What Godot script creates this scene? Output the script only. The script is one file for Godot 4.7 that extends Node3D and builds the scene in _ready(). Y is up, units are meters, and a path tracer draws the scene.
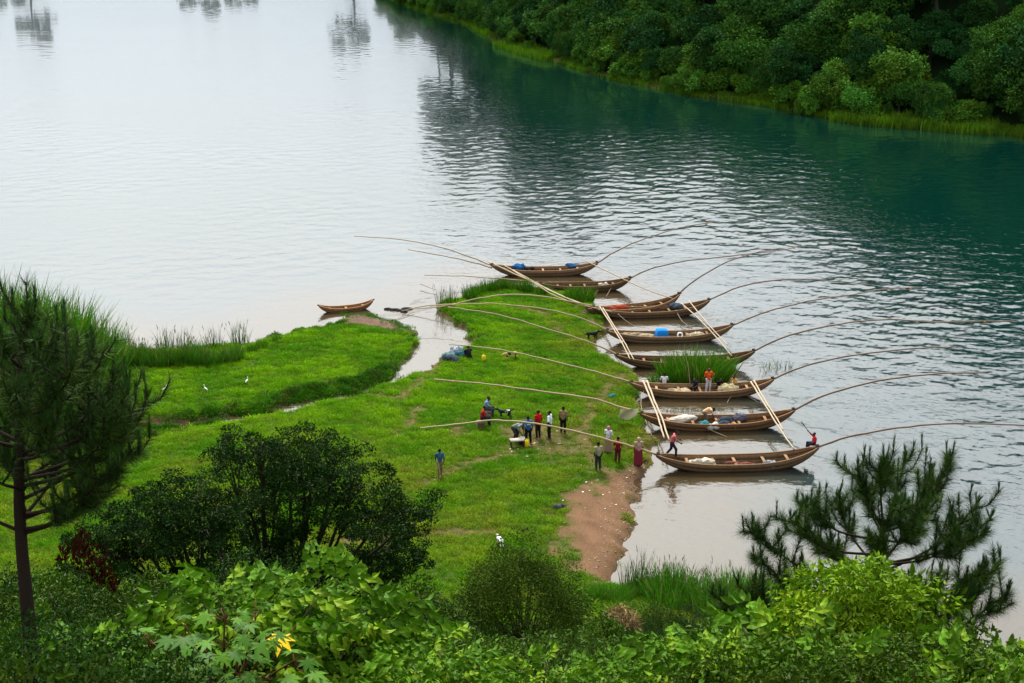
extends Node3D
# A fishing camp on a grassy spit in a lake, seen from a hillside. y up, metres; the lake surface lies at y = 0.

var rng := RandomNumberGenerator.new()
var M := {}
var used := {}
var noise_a := FastNoiseLite.new()
var noise_b := FastNoiseLite.new()

func _ready() -> void:
	# ---------- camera ----------
	var cam := Camera3D.new()
	cam.name = "camera"
	cam.near = 0.2
	cam.far = 3000.0
	cam.keep_aspect = Camera3D.KEEP_HEIGHT
	cam.fov = 27.006
	cam.position = Vector3(0, 32, 0)
	cam.rotation_degrees = Vector3(-18.2, 0, 0)
	var att := CameraAttributesPhysical.new()
	att.frustum_focal_length = 49.975
	att.frustum_focus_distance = 75.0
	att.exposure_aperture = 5.6
	cam.attributes = att
	add_child(cam)
	# ---------- overcast sky, weak broad sun, exposure ----------
	var sky_mat := ProceduralSkyMaterial.new()
	sky_mat.sky_top_color = Color(0.865, 0.89, 0.92)
	sky_mat.sky_horizon_color = Color(0.445, 0.52, 0.585)
	sky_mat.sky_curve = 0.25
	sky_mat.ground_bottom_color = Color(0.10, 0.12, 0.10)
	sky_mat.ground_horizon_color = Color(0.35, 0.38, 0.40)
	sky_mat.sun_angle_max = 66.0
	sky_mat.sun_curve = 0.6
	var cover_noise := FastNoiseLite.new()
	cover_noise.seed = 4
	cover_noise.frequency = 0.006
	cover_noise.fractal_octaves = 4
	var cover := NoiseTexture2D.new()
	cover.width = 1024
	cover.height = 512
	cover.seamless = true
	cover.noise = cover_noise
	var ramp := Gradient.new()
	ramp.set_color(0, Color(0, 0, 0, 0))
	ramp.set_color(1, Color(0.38, 0.37, 0.36, 1))
	cover.color_ramp = ramp
	sky_mat.sky_cover = cover
	var sky := Sky.new()
	sky.sky_material = sky_mat
	var env := Environment.new()
	env.background_mode = Environment.BG_SKY
	env.sky = sky
	env.background_energy_multiplier = 1.0
	env.tonemap_mode = Environment.TONE_MAPPER_LINEAR
	env.tonemap_exposure = 1.8
	env.sdfgi_enabled = true
	env.ssao_enabled = true
	env.ssil_enabled = true
	var world := WorldEnvironment.new()
	world.name = "world_environment"
	world.environment = env
	add_child(world)
	var sun := DirectionalLight3D.new()
	sun.name = "sun"
	sun.light_color = Color(1.0, 0.985, 0.955)
	sun.light_energy = 1.4
	sun.light_angular_distance = 18.0
	sun.shadow_enabled = true
	sun.rotation_degrees = Vector3(-50, 193, 0)
	add_child(sun)

	noise_a.seed = 11
	noise_a.frequency = 1.0
	noise_a.fractal_octaves = 3
	noise_b.seed = 23
	noise_b.frequency = 1.0
	noise_b.fractal_octaves = 2
	make_materials()
	# ---------- setting ----------
	build_ground()
	build_lake()
	build_meadow_grass()
	build_far_bank()
	build_far_shore()
	# ---------- boats, people, things ----------
	build_boats()
	build_beams()
	build_people()
	build_animals()
	build_small_things()
	# ---------- plants ----------
	build_reeds()
	build_foreground()

# ================= helpers =================
func numbered(called: String) -> String:
	var n: int = used.get(called, 0)
	used[called] = n + 1
	return called if n == 0 else "%s_%03d" % [called, n]

func thing(called: String, label: String, category: String, at := Vector3.ZERO, turn := 0.0, group := "") -> Node3D:
	var o := Node3D.new()
	o.name = numbered(called)
	add_child(o)
	o.position = at
	o.rotation.y = turn
	o.set_meta("label", label)
	o.set_meta("category", category)
	if group != "":
		o.set_meta("group", group)
	return o

func part(called: String, mesh: Mesh, mat: Material, parent: Node, xf := Transform3D()) -> MeshInstance3D:
	var o := MeshInstance3D.new()
	o.name = called
	o.mesh = mesh
	o.material_override = mat
	parent.add_child(o, true)
	o.transform = xf
	return o

func single(called: String, mesh: Mesh, mat: Material, label: String, category: String, xf := Transform3D(), group := "") -> MeshInstance3D:
	var o := part(numbered(called), mesh, mat, self, xf)
	o.set_meta("label", label)
	o.set_meta("category", category)
	if group != "":
		o.set_meta("group", group)
	return o

func setting(called: String, mesh: Mesh, mat: Material) -> MeshInstance3D:
	var o := part(numbered(called), mesh, mat, self)
	o.set_meta("kind", "structure")
	return o

func stuff(called: String, mesh: Mesh, mat: Material, xfs: Array, cols: Array, label: String, category: String, parent: Node = null) -> MultiMeshInstance3D:
	var mm := MultiMesh.new()
	mm.transform_format = MultiMesh.TRANSFORM_3D
	mm.use_colors = true
	mm.mesh = mesh
	mm.instance_count = xfs.size()
	for i in xfs.size():
		mm.set_instance_transform(i, xfs[i])
		mm.set_instance_color(i, cols[i])
	var o := MultiMeshInstance3D.new()
	o.multimesh = mm
	o.material_override = mat
	o.set_meta("kind", "stuff")
	if parent == null:
		o.name = numbered(called)
		add_child(o)
		o.set_meta("label", label)
		o.set_meta("category", category)
	else:
		o.name = called
		parent.add_child(o, true)
	return o

func copy_of(src: Node3D, label: String, at: Vector3, turn: float, size := Vector3.ONE) -> Node3D:
	var c := src.duplicate()
	var base: String = str(src.name)
	if base.length() > 4 and base[base.length() - 4] == "_" and base.right(3).is_valid_int():
		base = base.left(base.length() - 4)
	c.name = numbered(base)
	add_child(c)
	c.position = at
	c.rotation = Vector3(0, turn, 0)
	c.scale = size
	if label != "":
		c.set_meta("label", label)
	return c

func flat_mat(c: Color, rough := 0.8, spec := 0.3) -> StandardMaterial3D:
	var m := StandardMaterial3D.new()
	m.albedo_color = Color(c.r, c.g, c.b).linear_to_srgb()
	m.roughness = rough
	m.metallic_specular = spec
	m.cull_mode = BaseMaterial3D.CULL_DISABLED
	return m

func tint_mat(rough := 0.6, spec := 0.35, back := Color(0, 0, 0)) -> StandardMaterial3D:
	var m := StandardMaterial3D.new()
	m.vertex_color_use_as_albedo = true
	m.roughness = rough
	m.metallic_specular = spec
	m.cull_mode = BaseMaterial3D.CULL_DISABLED
	if back.r + back.g + back.b > 0.0:
		m.backlight_enabled = true
		m.backlight = back
	return m

func noise_tex(seed_: int, freq: float, lo: Color, hi: Color, size := 512, oct := 4) -> NoiseTexture2D:
	var n := FastNoiseLite.new()
	n.seed = seed_
	n.frequency = freq
	n.fractal_octaves = oct
	var t := NoiseTexture2D.new()
	t.width = size
	t.height = size
	t.seamless = true
	t.noise = n
	var g := Gradient.new()
	g.set_color(0, lo.linear_to_srgb())
	g.set_color(1, hi.linear_to_srgb())
	t.color_ramp = g
	return t

func noise_normal(seed_: int, freq: float, strength: float, size := 512, oct := 4) -> NoiseTexture2D:
	var n := FastNoiseLite.new()
	n.seed = seed_
	n.frequency = freq
	n.fractal_octaves = oct
	var t := NoiseTexture2D.new()
	t.width = size
	t.height = size
	t.seamless = true
	t.noise = n
	t.as_normal_map = true
	t.bump_strength = strength
	return t

func make_materials() -> void:
	M.leaf = tint_mat(0.5, 0.16, Color(0.4, 0.52, 0.06))
	M.far_leaf = tint_mat(0.75, 0.15, Color(0.2, 0.28, 0.04))
	M.needle = tint_mat(0.6, 0.2)
	M.grass = tint_mat(0.7, 0.12, Color(0.5, 0.66, 0.05))
	M.tint = tint_mat(0.8, 0.3)
	M.skin = tint_mat(0.55, 0.35)
	var g := tint_mat(0.95, 0.15)
	g.albedo_texture = noise_tex(31, 0.03, Color(0.55, 0.55, 0.55), Color(1, 1, 1))
	g.uv1_triplanar = true
	g.uv1_world_triplanar = true
	g.uv1_scale = Vector3(0.45, 0.45, 0.45)
	g.normal_enabled = true
	g.normal_texture = noise_normal(32, 0.04, 6.0)
	g.normal_scale = 0.8
	M.ground = g
	var w := tint_mat(0.06, 0.707)
	w.clearcoat_enabled = true
	w.clearcoat = 1.0
	w.clearcoat_roughness = 0.05
	w.normal_enabled = true
	w.normal_texture = noise_normal(41, 0.03, 6.0, 1024, 3)
	w.normal_scale = 0.22
	w.uv1_scale = Vector3(1, 1, 1)
	w.cull_mode = BaseMaterial3D.CULL_BACK
	M.water = w
	var bark := tint_mat(0.9, 0.2)
	bark.albedo_texture = noise_tex(51, 0.05, Color(0.35, 0.35, 0.35), Color(1, 1, 1))
	bark.uv1_triplanar = true
	bark.uv1_scale = Vector3(6, 1.2, 6)
	M.bark = bark
	var wood := tint_mat(0.85, 0.25)
	wood.albedo_texture = noise_tex(61, 0.02, Color(0.38, 0.36, 0.34), Color(1, 1, 1), 512, 5)
	wood.uv1_triplanar = true
	wood.uv1_scale = Vector3(0.35, 4.0, 4.0)
	wood.normal_enabled = true
	wood.normal_texture = noise_normal(62, 0.02, 5.0)
	wood.normal_scale = 0.6
	M.wood = wood
	var bam := tint_mat(0.6, 0.35)
	bam.albedo_texture = noise_tex(71, 0.03, Color(0.55, 0.5, 0.45), Color(1, 1, 1))
	bam.uv1_triplanar = true
	bam.uv1_scale = Vector3(0.8, 3.0, 3.0)
	M.bamboo = bam
	var cl := tint_mat(0.9, 0.15)
	cl.albedo_texture = noise_tex(81, 0.06, Color(0.65, 0.65, 0.65), Color(1, 1, 1), 256)
	cl.uv1_triplanar = true
	cl.uv1_scale = Vector3(3, 3, 3)
	M.cloth = cl

# ---- mesh building: triangle lists with their own normals ----
class Shape:
	var v := PackedVector3Array()
	var c := PackedColorArray()
	var i := PackedInt32Array()
	func vert(p: Vector3, col: Color) -> int:
		v.append(p)
		c.append(col)
		return v.size() - 1
	func quad(a: int, b: int, d: int, e: int) -> void:
		i.append_array([a, b, d, a, d, e])
	func box(center: Vector3, size: Vector3, col: Color, basis := Basis()) -> void:
		var s := size * 0.5
		var faces := [[Vector3(1, 0, 0), Vector3(0, 1, 0), Vector3(0, 0, 1)], [Vector3(-1, 0, 0), Vector3(0, 0, 1), Vector3(0, 1, 0)], [Vector3(0, 1, 0), Vector3(0, 0, 1), Vector3(1, 0, 0)], [Vector3(0, -1, 0), Vector3(1, 0, 0), Vector3(0, 0, 1)], [Vector3(0, 0, 1), Vector3(1, 0, 0), Vector3(0, 1, 0)], [Vector3(0, 0, -1), Vector3(0, 1, 0), Vector3(1, 0, 0)]]
		for f in faces:
			var n: Vector3 = f[0]
			var u: Vector3 = f[1]
			var w: Vector3 = f[2]
			var k := v.size()
			for q in [[-1, -1], [-1, 1], [1, 1], [1, -1]]:
				v.append(center + basis * ((n + u * q[0] + w * q[1]) * s))
				c.append(col)
			i.append_array([k, k + 1, k + 2, k, k + 2, k + 3])
	func tube(pts: PackedVector3Array, radii: PackedFloat32Array, sides: int, col: Color, caps := true) -> void:
		var n := pts.size()
		var k0 := v.size()
		var side := Vector3.ZERO
		for a in n:
			var t := (pts[mini(a + 1, n - 1)] - pts[maxi(a - 1, 0)]).normalized()
			if a == 0:
				side = t.cross(Vector3.UP if absf(t.y) < 0.9 else Vector3.RIGHT).normalized()
			else:
				side = (side - t * side.dot(t)).normalized()
			var up := side.cross(t)
			for b in sides:
				var an := TAU * b / sides
				v.append(pts[a] + (side * cos(an) + up * sin(an)) * radii[a])
				c.append(col)
		for a in n - 1:
			for b in sides:
				var p := k0 + a * sides + b
				var q := k0 + a * sides + (b + 1) % sides
				i.append_array([p, q, q + sides, p, q + sides, p + sides])
		if caps:
			for e in [0, n - 1]:
				var m := v.size()
				v.append(pts[e])
				c.append(col)
				for b in sides:
					var p2: int = k0 + e * sides + b
					var q2: int = k0 + e * sides + (b + 1) % sides
					if e == 0:
						i.append_array([m, q2, p2])
					else:
						i.append_array([m, p2, q2])
	# a bent sheet of nx by ny cells from a function of (0..1, 0..1)
	func sheet(f: Callable, nx: int, ny: int, col: Color) -> void:
		var k := v.size()
		for y in ny + 1:
			for x in nx + 1:
				v.append(f.call(float(x) / nx, float(y) / ny))
				c.append(col)
		for y in ny:
			for x in nx:
				var p := k + y * (nx + 1) + x
				i.append_array([p, p + 1, p + nx + 2, p, p + nx + 2, p + nx + 1])
	func lump(center: Vector3, size: Vector3, col: Color, rough: float, nz: FastNoiseLite, seg := 12) -> void:
		var k := v.size()
		for y in seg / 2 + 1:
			var th := PI * y / (seg / 2)
			for x in seg:
				var ph := TAU * x / seg
				var d := Vector3(sin(th) * cos(ph), cos(th), sin(th) * sin(ph))
				var r := 1.0 + rough * nz.get_noise_3dv(d * 1.7 + center * 3.1)
				v.append(center + d * size * r)
				c.append(col)
		for y in seg / 2:
			for x in seg:
				var p := k + y * seg + x
				var q := k + y * seg + (x + 1) % seg
				i.append_array([p, q, q + seg, p, q + seg, p + seg])
	func mesh(smooth := true) -> ArrayMesh:
		var st := SurfaceTool.new()
		var a := []
		a.resize(Mesh.ARRAY_MAX)
		a[Mesh.ARRAY_VERTEX] = v
		a[Mesh.ARRAY_COLOR] = c
		a[Mesh.ARRAY_INDEX] = i
		var m := ArrayMesh.new()
		m.add_surface_from_arrays(Mesh.PRIMITIVE_TRIANGLES, a)
		st.create_from(m, 0)
		if not smooth:
			st.deindex()
		st.generate_normals()
		return st.commit()

func grid_mesh(v: PackedVector3Array, c: PackedColorArray, nx: int, nz: int, uv_scale := Vector2.ZERO) -> ArrayMesh:
	# rows of nx vertices; normals by differences
	var n := PackedVector3Array()
	n.resize(v.size())
	for z in nz:
		for x in nx:
			var k := z * nx + x
			var l := v[k - 1 if x > 0 else k]
			var r := v[k + 1 if x < nx - 1 else k]
			var u := v[k - nx if z > 0 else k]
			var d := v[k + nx if z < nz - 1 else k]
			var nn := (d - u).cross(r - l)
			if nn.y < 0.0:
				nn = -nn
			n[k] = nn.normalized()
	var idx := PackedInt32Array()
	idx.resize((nx - 1) * (nz - 1) * 6)
	var o := 0
	var flip: bool = (v[nx].z - v[0].z) * (v[1].x - v[0].x) < 0.0
	for z in nz - 1:
		for x in nx - 1:
			var p := z * nx + x
			if flip:
				idx[o] = p
				idx[o + 1] = p + nx
				idx[o + 2] = p + nx + 1
				idx[o + 3] = p
				idx[o + 4] = p + nx + 1
				idx[o + 5] = p + 1
			else:
				idx[o] = p
				idx[o + 1] = p + 1
				idx[o + 2] = p + nx + 1
				idx[o + 3] = p
				idx[o + 4] = p + nx + 1
				idx[o + 5] = p + nx
			o += 6
	var a := []
	a.resize(Mesh.ARRAY_MAX)
	a[Mesh.ARRAY_VERTEX] = v
	a[Mesh.ARRAY_NORMAL] = n
	a[Mesh.ARRAY_COLOR] = c
	if uv_scale != Vector2.ZERO:
		var uv := PackedVector2Array()
		uv.resize(v.size())
		var tg := PackedFloat32Array()
		tg.resize(v.size() * 4)
		for k in v.size():
			uv[k] = Vector2(v[k].x, v[k].z) * uv_scale
			tg[k * 4] = 1.0
			tg[k * 4 + 3] = 1.0
		a[Mesh.ARRAY_TEX_UV] = uv
		a[Mesh.ARRAY_TANGENT] = tg
	a[Mesh.ARRAY_INDEX] = idx
	var m := ArrayMesh.new()
	m.add_surface_from_arrays(Mesh.PRIMITIVE_TRIANGLES, a)
	return m

# ---- leaf templates: flat-shaded triangle lists, leaf grows along +y from the origin, faces +z ----
func tri_list(pts: Array) -> PackedVector3Array:
	return PackedVector3Array(pts)

func leaf_kite(w := 0.4, fold := 0.12) -> PackedVector3Array:
	var b := Vector3.ZERO
	var t := Vector3(0, 1, -0.12)
	var l := Vector3(-w * 0.5, 0.45, fold)
	var r := Vector3(w * 0.5, 0.45, fold)
	return tri_list([b, l, t, b, t, r])

func leaf_long(w := 0.3, droop := 0.25) -> PackedVector3Array:
	var b := Vector3.ZERO
	var m := Vector3(0, 0.5, 0)
	var t := Vector3(0, 0.96, -droop)
	var l1 := Vector3(-w * 0.5, 0.35, 0.07)
	var r1 := Vector3(w * 0.5, 0.35, 0.07)
	var l2 := Vector3(-w * 0.33, 0.7, 0.02 - droop * 0.3)
	var r2 := Vector3(w * 0.33, 0.7, 0.02 - droop * 0.3)
	return tri_list([b, l1, m, b, m, r1, l1, l2, m, m, r2, r1, l2, t, m, m, t, r2])

func normals_of(t: PackedVector3Array) -> PackedVector3Array:
	var n := PackedVector3Array()
	n.resize(t.size())
	for k in range(0, t.size(), 3):
		var f := (t[k + 2] - t[k]).cross(t[k + 1] - t[k]).normalized()
		n[k] = f
		n[k + 1] = f
		n[k + 2] = f
	return n

class Leaves:
	var v := PackedVector3Array()
	var n := PackedVector3Array()
	var c := PackedColorArray()
	var t: PackedVector3Array
	var tn: PackedVector3Array
	var one := PackedColorArray()
	func _init(template: PackedVector3Array, template_normals: PackedVector3Array) -> void:
		t = template
		tn = template_normals
		one.resize(t.size())
	func add(b: Basis, at: Vector3, size: float, col: Color) -> void:
		v.append_array(Transform3D(b * size, at) * t)
		n.append_array(Transform3D(b, Vector3.ZERO) * tn)
		one.fill(col)
		c.append_array(one)
	func mesh() -> ArrayMesh:
		var a := []
		a.resize(Mesh.ARRAY_MAX)
		a[Mesh.ARRAY_VERTEX] = v
		a[Mesh.ARRAY_NORMAL] = n
		a[Mesh.ARRAY_COLOR] = c
		var m := ArrayMesh.new()
		m.add_surface_from_arrays(Mesh.PRIMITIVE_TRIANGLES, a)
		return m

func leaves_of(t: PackedVector3Array) -> Leaves:
	return Leaves.new(t, normals_of(t))

func rand_dir() -> Vector3:
	var z := rng.randf_range(-1, 1)
	var a := rng.randf() * TAU
	var r := sqrt(1 - z * z)
	return Vector3(r * cos(a), z, r * sin(a))

# y axis of the basis points along d
func along(d: Vector3, spin: float) -> Basis:
	var y := d.normalized()
	var x := y.cross(Vector3.UP if absf(y.y) < 0.95 else Vector3.RIGHT).normalized()
	var b := Basis(x, y, x.cross(y))
	return b * Basis(Vector3.UP, spin)

func vary(c: Color, amount: float, hue := 0.0) -> Color:
	var k := 1.0 + rng.randf_range(-amount, amount)
	var h := rng.randf_range(-hue, hue)
	return Color(clampf(c.r * k * (1.0 + h), 0, 1), clampf(c.g * k, 0, 1), clampf(c.b * k * (1.0 - h), 0, 1))

func curve_pts(p: Array, steps: int) -> PackedVector3Array:
	# Catmull-Rom through the points
	var out := PackedVector3Array()
	for k in p.size() - 1:
		var a: Vector3 = p[maxi(k - 1, 0)]
		var b: Vector3 = p[k]
		var c: Vector3 = p[k + 1]
		var d: Vector3 = p[mini(k + 2, p.size() - 1)]
		for s in steps:
			out.append(b.cubic_interpolate(c, a, d, float(s) / steps))
	out.append(p[p.size() - 1])
	return out

func taper(n: int, r0: float, r1: float) -> PackedFloat32Array:
	var out := PackedFloat32Array()
	for k in n:
		out.append(lerpf(r0, r1, float(k) / maxf(1.0, n - 1)))
	return out

# ================= ground, lake, meadow =================
const MAIN_LAND := [Vector2(-15.91, -82.16), Vector2(-13.37, -83.90), Vector2(-10.73, -85.70), Vector2(-9.14, -87.19), Vector2(-7.46, -89.12), Vector2(-5.85, -91.34), Vector2(-4.90, -92.80), Vector2(-3.95, -95.18), Vector2(-3.03, -97.44), Vector2(-3.38, -99.57), Vector2(-4.19, -101.52), Vector2(-5.01, -103.04), Vector2(-5.86, -104.86), Vector2(-5.65, -107.01), Vector2(-4.44, -108.11), Vector2(-3.35, -108.96), Vector2(-2.45, -111.56), Vector2(-0.33, -111.86), Vector2(1.54, -110.97), Vector2(4.42, -109.81), Vector2(6.17, -107.83), Vector2(6.80, -105.12), Vector2(7.07, -102.02), Vector2(7.12, -99.33), Vector2(6.29, -97.68), Vector2(6.22, -94.08), Vector2(7.42, -92.38), Vector2(8.18, -90.72), Vector2(8.75, -88.73), Vector2(8.29, -86.44), Vector2(7.96, -84.79), Vector2(8.31, -82.33), Vector2(8.24, -79.52), Vector2(8.58, -78.09), Vector2(8.26, -75.96), Vector2(7.85, -74.65), Vector2(7.42, -72.96), Vector2(7.00, -72.00), Vector2(6.46, -68.14), Vector2(5.66, -63.85), Vector2(4.89, -60.59), Vector2(6.46, -59.51), Vector2(8.24, -58.74), Vector2(10.49, -58.36), Vector2(13.11, -57.62), Vector2(15.99, -56.35), Vector2(19.06, -54.62), Vector2(21.67, -52.82)]
const LEFT_LAND := [Vector2(-61.04, -107.83), Vector2(-46.01, -102.02), Vector2(-37.25, -98.38), Vector2(-32.19, -96.07), Vector2(-28.33, -94.96), Vector2(-24.10, -94.96), Vector2(-19.41, -96.30), Vector2(-15.63, -99.81), Vector2(-13.83, -100.78), Vector2(-12.72, -101.52), Vector2(-12.94, -104.07), Vector2(-10.49, -103.29), Vector2(-8.38, -101.52), Vector2(-7.08, -99.81), Vector2(-6.72, -97.68), Vector2(-6.72, -95.40), Vector2(-6.88, -93.44), Vector2(-7.57, -91.54), Vector2(-7.88, -90.32), Vector2(-8.96, -88.15), Vector2(-10.56, -86.44), Vector2(-13.52, -84.97), Vector2(-16.03, -82.85)]
const BEACH := [Vector2(2.32, -68.51), Vector2(4.31, -72.14), Vector2(5.61, -73.51), Vector2(7.23, -74.08), Vector2(7.91, -74.08), Vector2(6.89, -70.02), Vector2(5.70, -62.98), Vector2(4.73, -60.29), Vector2(3.46, -60.49), Vector2(2.36, -62.98)]
const STONY := [Vector2(-13.20, -104.33), Vector2(-10.49, -103.29), Vector2(-8.40, -101.77), Vector2(-6.46, -99.33), Vector2(-7.44, -98.61), Vector2(-8.66, -99.33), Vector2(-10.49, -100.05), Vector2(-12.27, -100.78)]
const TRODDEN := [Vector2(-0.72, -79.19), Vector2(0.49, -81.15), Vector2(2.90, -79.84), Vector2(4.56, -77.01), Vector2(3.84, -74.08), Vector2(1.89, -75.23), Vector2(-0.12, -77.01)]
const PATHS := [[Vector2(4.92, -73.23), Vector2(4.41, -76.26), Vector2(4.26, -79.35), Vector2(5.03, -83.55), Vector2(6.55, -87.57), Vector2(8.08, -90.32)],[Vector2(-4.78, -71.73), Vector2(-3.20, -73.51), Vector2(-0.23, -75.96)],[Vector2(-8.62, -64.51), Vector2(-5.66, -65.07), Vector2(-0.61, -65.64)],[Vector2(-9.77, -85.70), Vector2(-7.27, -84.97), Vector2(-6.47, -86.25), Vector2(-5.79, -89.12), Vector2(-4.91, -91.54)],[Vector2(3.51, -98.85), Vector2(2.50, -103.04), Vector2(0.62, -105.12)],[Vector2(6.35, -100.05), Vector2(5.54, -103.04), Vector2(4.77, -106.46)],[Vector2(8.45, -88.34), Vector2(8.78, -86.07), Vector2(8.20, -83.90)],[Vector2(-3.39, -78.56), Vector2(-3.18, -80.99)],[Vector2(-7.00, -79.04), Vector2(-6.32, -80.49), Vector2(-5.89, -83.20)],[Vector2(8.06, -80.16), Vector2(8.04, -76.71), Vector2(7.27, -73.23)]]
const DITCH := [Vector2(-7.82, -89.52), Vector2(-10.50, -85.88), Vector2(-13.45, -84.43), Vector2(-15.97, -82.51), Vector2(-22.14, -78.56), Vector2(-26.07, -75.82), Vector2(-32.64, -72.00)]

const GX0 := -62.0
const GZ0 := -132.0
const GS := 0.5
const GNX := 230
const GNZ := 340
var land_sd := PackedFloat32Array()
var bare := PackedFloat32Array()
var heights := PackedFloat32Array()

func poly_sd(p: Vector2, poly: PackedVector2Array) -> float:
	# positive inside
	var best := 1e9
	var inside := false
	var n := poly.size()
	var j := n - 1
	for i in n:
		var a := poly[i]
		var b := poly[j]
		var ab := b - a
		var t := clampf((p - a).dot(ab) / ab.length_squared(), 0.0, 1.0)
		best = minf(best, p.distance_squared_to(a + ab * t))
		if (a.y > p.y) != (b.y > p.y) and p.x < (b.x - a.x) * (p.y - a.y) / (b.y - a.y) + a.x:
			inside = not inside
		j = i
	return sqrt(best) if inside else -sqrt(best)

func line_dist(p: Vector2, line: PackedVector2Array) -> float:
	var best := 1e9
	for i in line.size() - 1:
		var a := line[i]
		var ab := line[i + 1] - a
		var t := clampf((p - a).dot(ab) / ab.length_squared(), 0.0, 1.0)
		best = minf(best, p.distance_squared_to(a + ab * t))
	return sqrt(best)

func hill_height(x: float, z: float) -> float:
	var foot := -58.0
	foot += 9.0 * smoothstep(6.0, 26.0, x)
	foot += 3.0 * smoothstep(-8.0, -30.0, x)
	var rise := maxf(0.0, z - foot)
	var h := 0.53 * (sqrt(rise * rise + 9.0) - 3.0)
	h += noise_a.get_noise_2d(x * 0.11, z * 0.11) * 0.7 * smoothstep(0.0, 8.0, rise)
	if z > 0.0:
		h = minf(h, 29.0)
	return minf(h, 29.5)

func build_ground() -> void:
	var main := PackedVector2Array(MAIN_LAND)
	main.append_array([Vector2(60, -40), Vector2(60, 45), Vector2(-70, 45), Vector2(-70, -66)])
	var left := PackedVector2Array(LEFT_LAND)
	left.append_array([Vector2(-25, -80), Vector2(-40, -74), Vector2(-70, -62)])
	var beach := PackedVector2Array(BEACH)
	var stony := PackedVector2Array(STONY)
	var trod := PackedVector2Array(TRODDEN)
	var ditch := PackedVector2Array(DITCH)
	var paths := []
	for p in PATHS:
		paths.append(PackedVector2Array(p))
	var v := PackedVector3Array()
	var c := PackedColorArray()
	land_sd.resize(GNX * GNZ)
	bare.resize(GNX * GNZ)
	heights.resize(GNX * GNZ)
	v.resize(GNX * GNZ)
	c.resize(GNX * GNZ)
	var soil := Color(0.155, 0.088, 0.05)
	var wet := Color(0.10, 0.06, 0.035)
	var turf := Color(0.045, 0.085, 0.012)
	var stone := Color(0.14, 0.09, 0.065)
	var litter := Color(0.035, 0.035, 0.015)
	for zi in GNZ:
		var z := GZ0 + zi * GS
		for xi in GNX:
			var x := GX0 + xi * GS
			var k := zi * GNX + xi
			var p := Vector2(x, z)
			var sd := 20.0
			var b := 0.0
			var dd := 99.0
			var st := 0.0
			if z < -48.0:
				sd = maxf(poly_sd(p, main), poly_sd(p, left))
				sd += noise_b.get_noise_2d(x * 0.35, z * 0.35) * 0.6 + noise_b.get_noise_2d(x * 1.1 + 50.0, z * 1.1) * 0.45
				if sd > -0.5:
					var nz := noise_a.get_noise_2d(x * 0.5, z * 0.5)
					b = smoothstep(-0.6, 0.9, poly_sd(p, beach) + nz * 1.6)
					st = smoothstep(-0.3, 0.4, poly_sd(p, stony) + nz * 0.5)
					b = maxf(b, st)
					b = maxf(b, 0.62 * smoothstep(-1.2, 1.2, poly_sd(p, trod) + nz * 1.8))
					for l in paths:
						b = maxf(b, 0.68 * smoothstep(0.55, 0.1, line_dist(p, l) + nz * 0.45))
					b = maxf(b, smoothstep(0.45, 0.1, sd))
					dd = line_dist(p, ditch)
			land_sd[k] = sd
			bare[k] = b
			var h := lerpf(-1.3, 0.32, smoothstep(-2.2, 1.0, sd))
			h += 0.07 * noise_a.get_noise_2d(x * 0.3, z * 0.3) * smoothstep(0.0, 2.0, sd)
			h -= 0.16 * smoothstep(1.3, 0.4, dd)
			h += hill_height(x, z)
			heights[k] = h
			v[k] = Vector3(x, h, z)
			var col := turf.lerp(soil, b)
			col = col.lerp(stone, st)
			if sd < 0.3:
				col = col.lerp(wet, 0.7)
			if z > -56.0:
				col = col.lerp(litter, smoothstep(-58.0, -52.0, z))
			var sp := 1.0 + 0.35 * noise_b.get_noise_2d(x * 2.3, z * 2.3)
			c[k] = Color(col.r * sp, col.g * sp, col.b * sp)
	setting("ground", grid_mesh(v, c, GNX, GNZ), M.ground)

func grid_at(a: PackedFloat32Array, x: float, z: float) -> float:
	var fx := clampf((x - GX0) / GS, 0.0, GNX - 1.01)
	var fz := clampf((z - GZ0) / GS, 0.0, GNZ - 1.01)
	var ix := int(fx)
	var iz := int(fz)
	fx -= ix
	fz -= iz
	var k := iz * GNX + ix
	return lerpf(lerpf(a[k], a[k + 1], fx), lerpf(a[k + GNX], a[k + GNX + 1], fx), fz)

func on_ground(x: float, z: float) -> Vector3:
	return Vector3(x, grid_at(heights, x, z), z)

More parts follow.
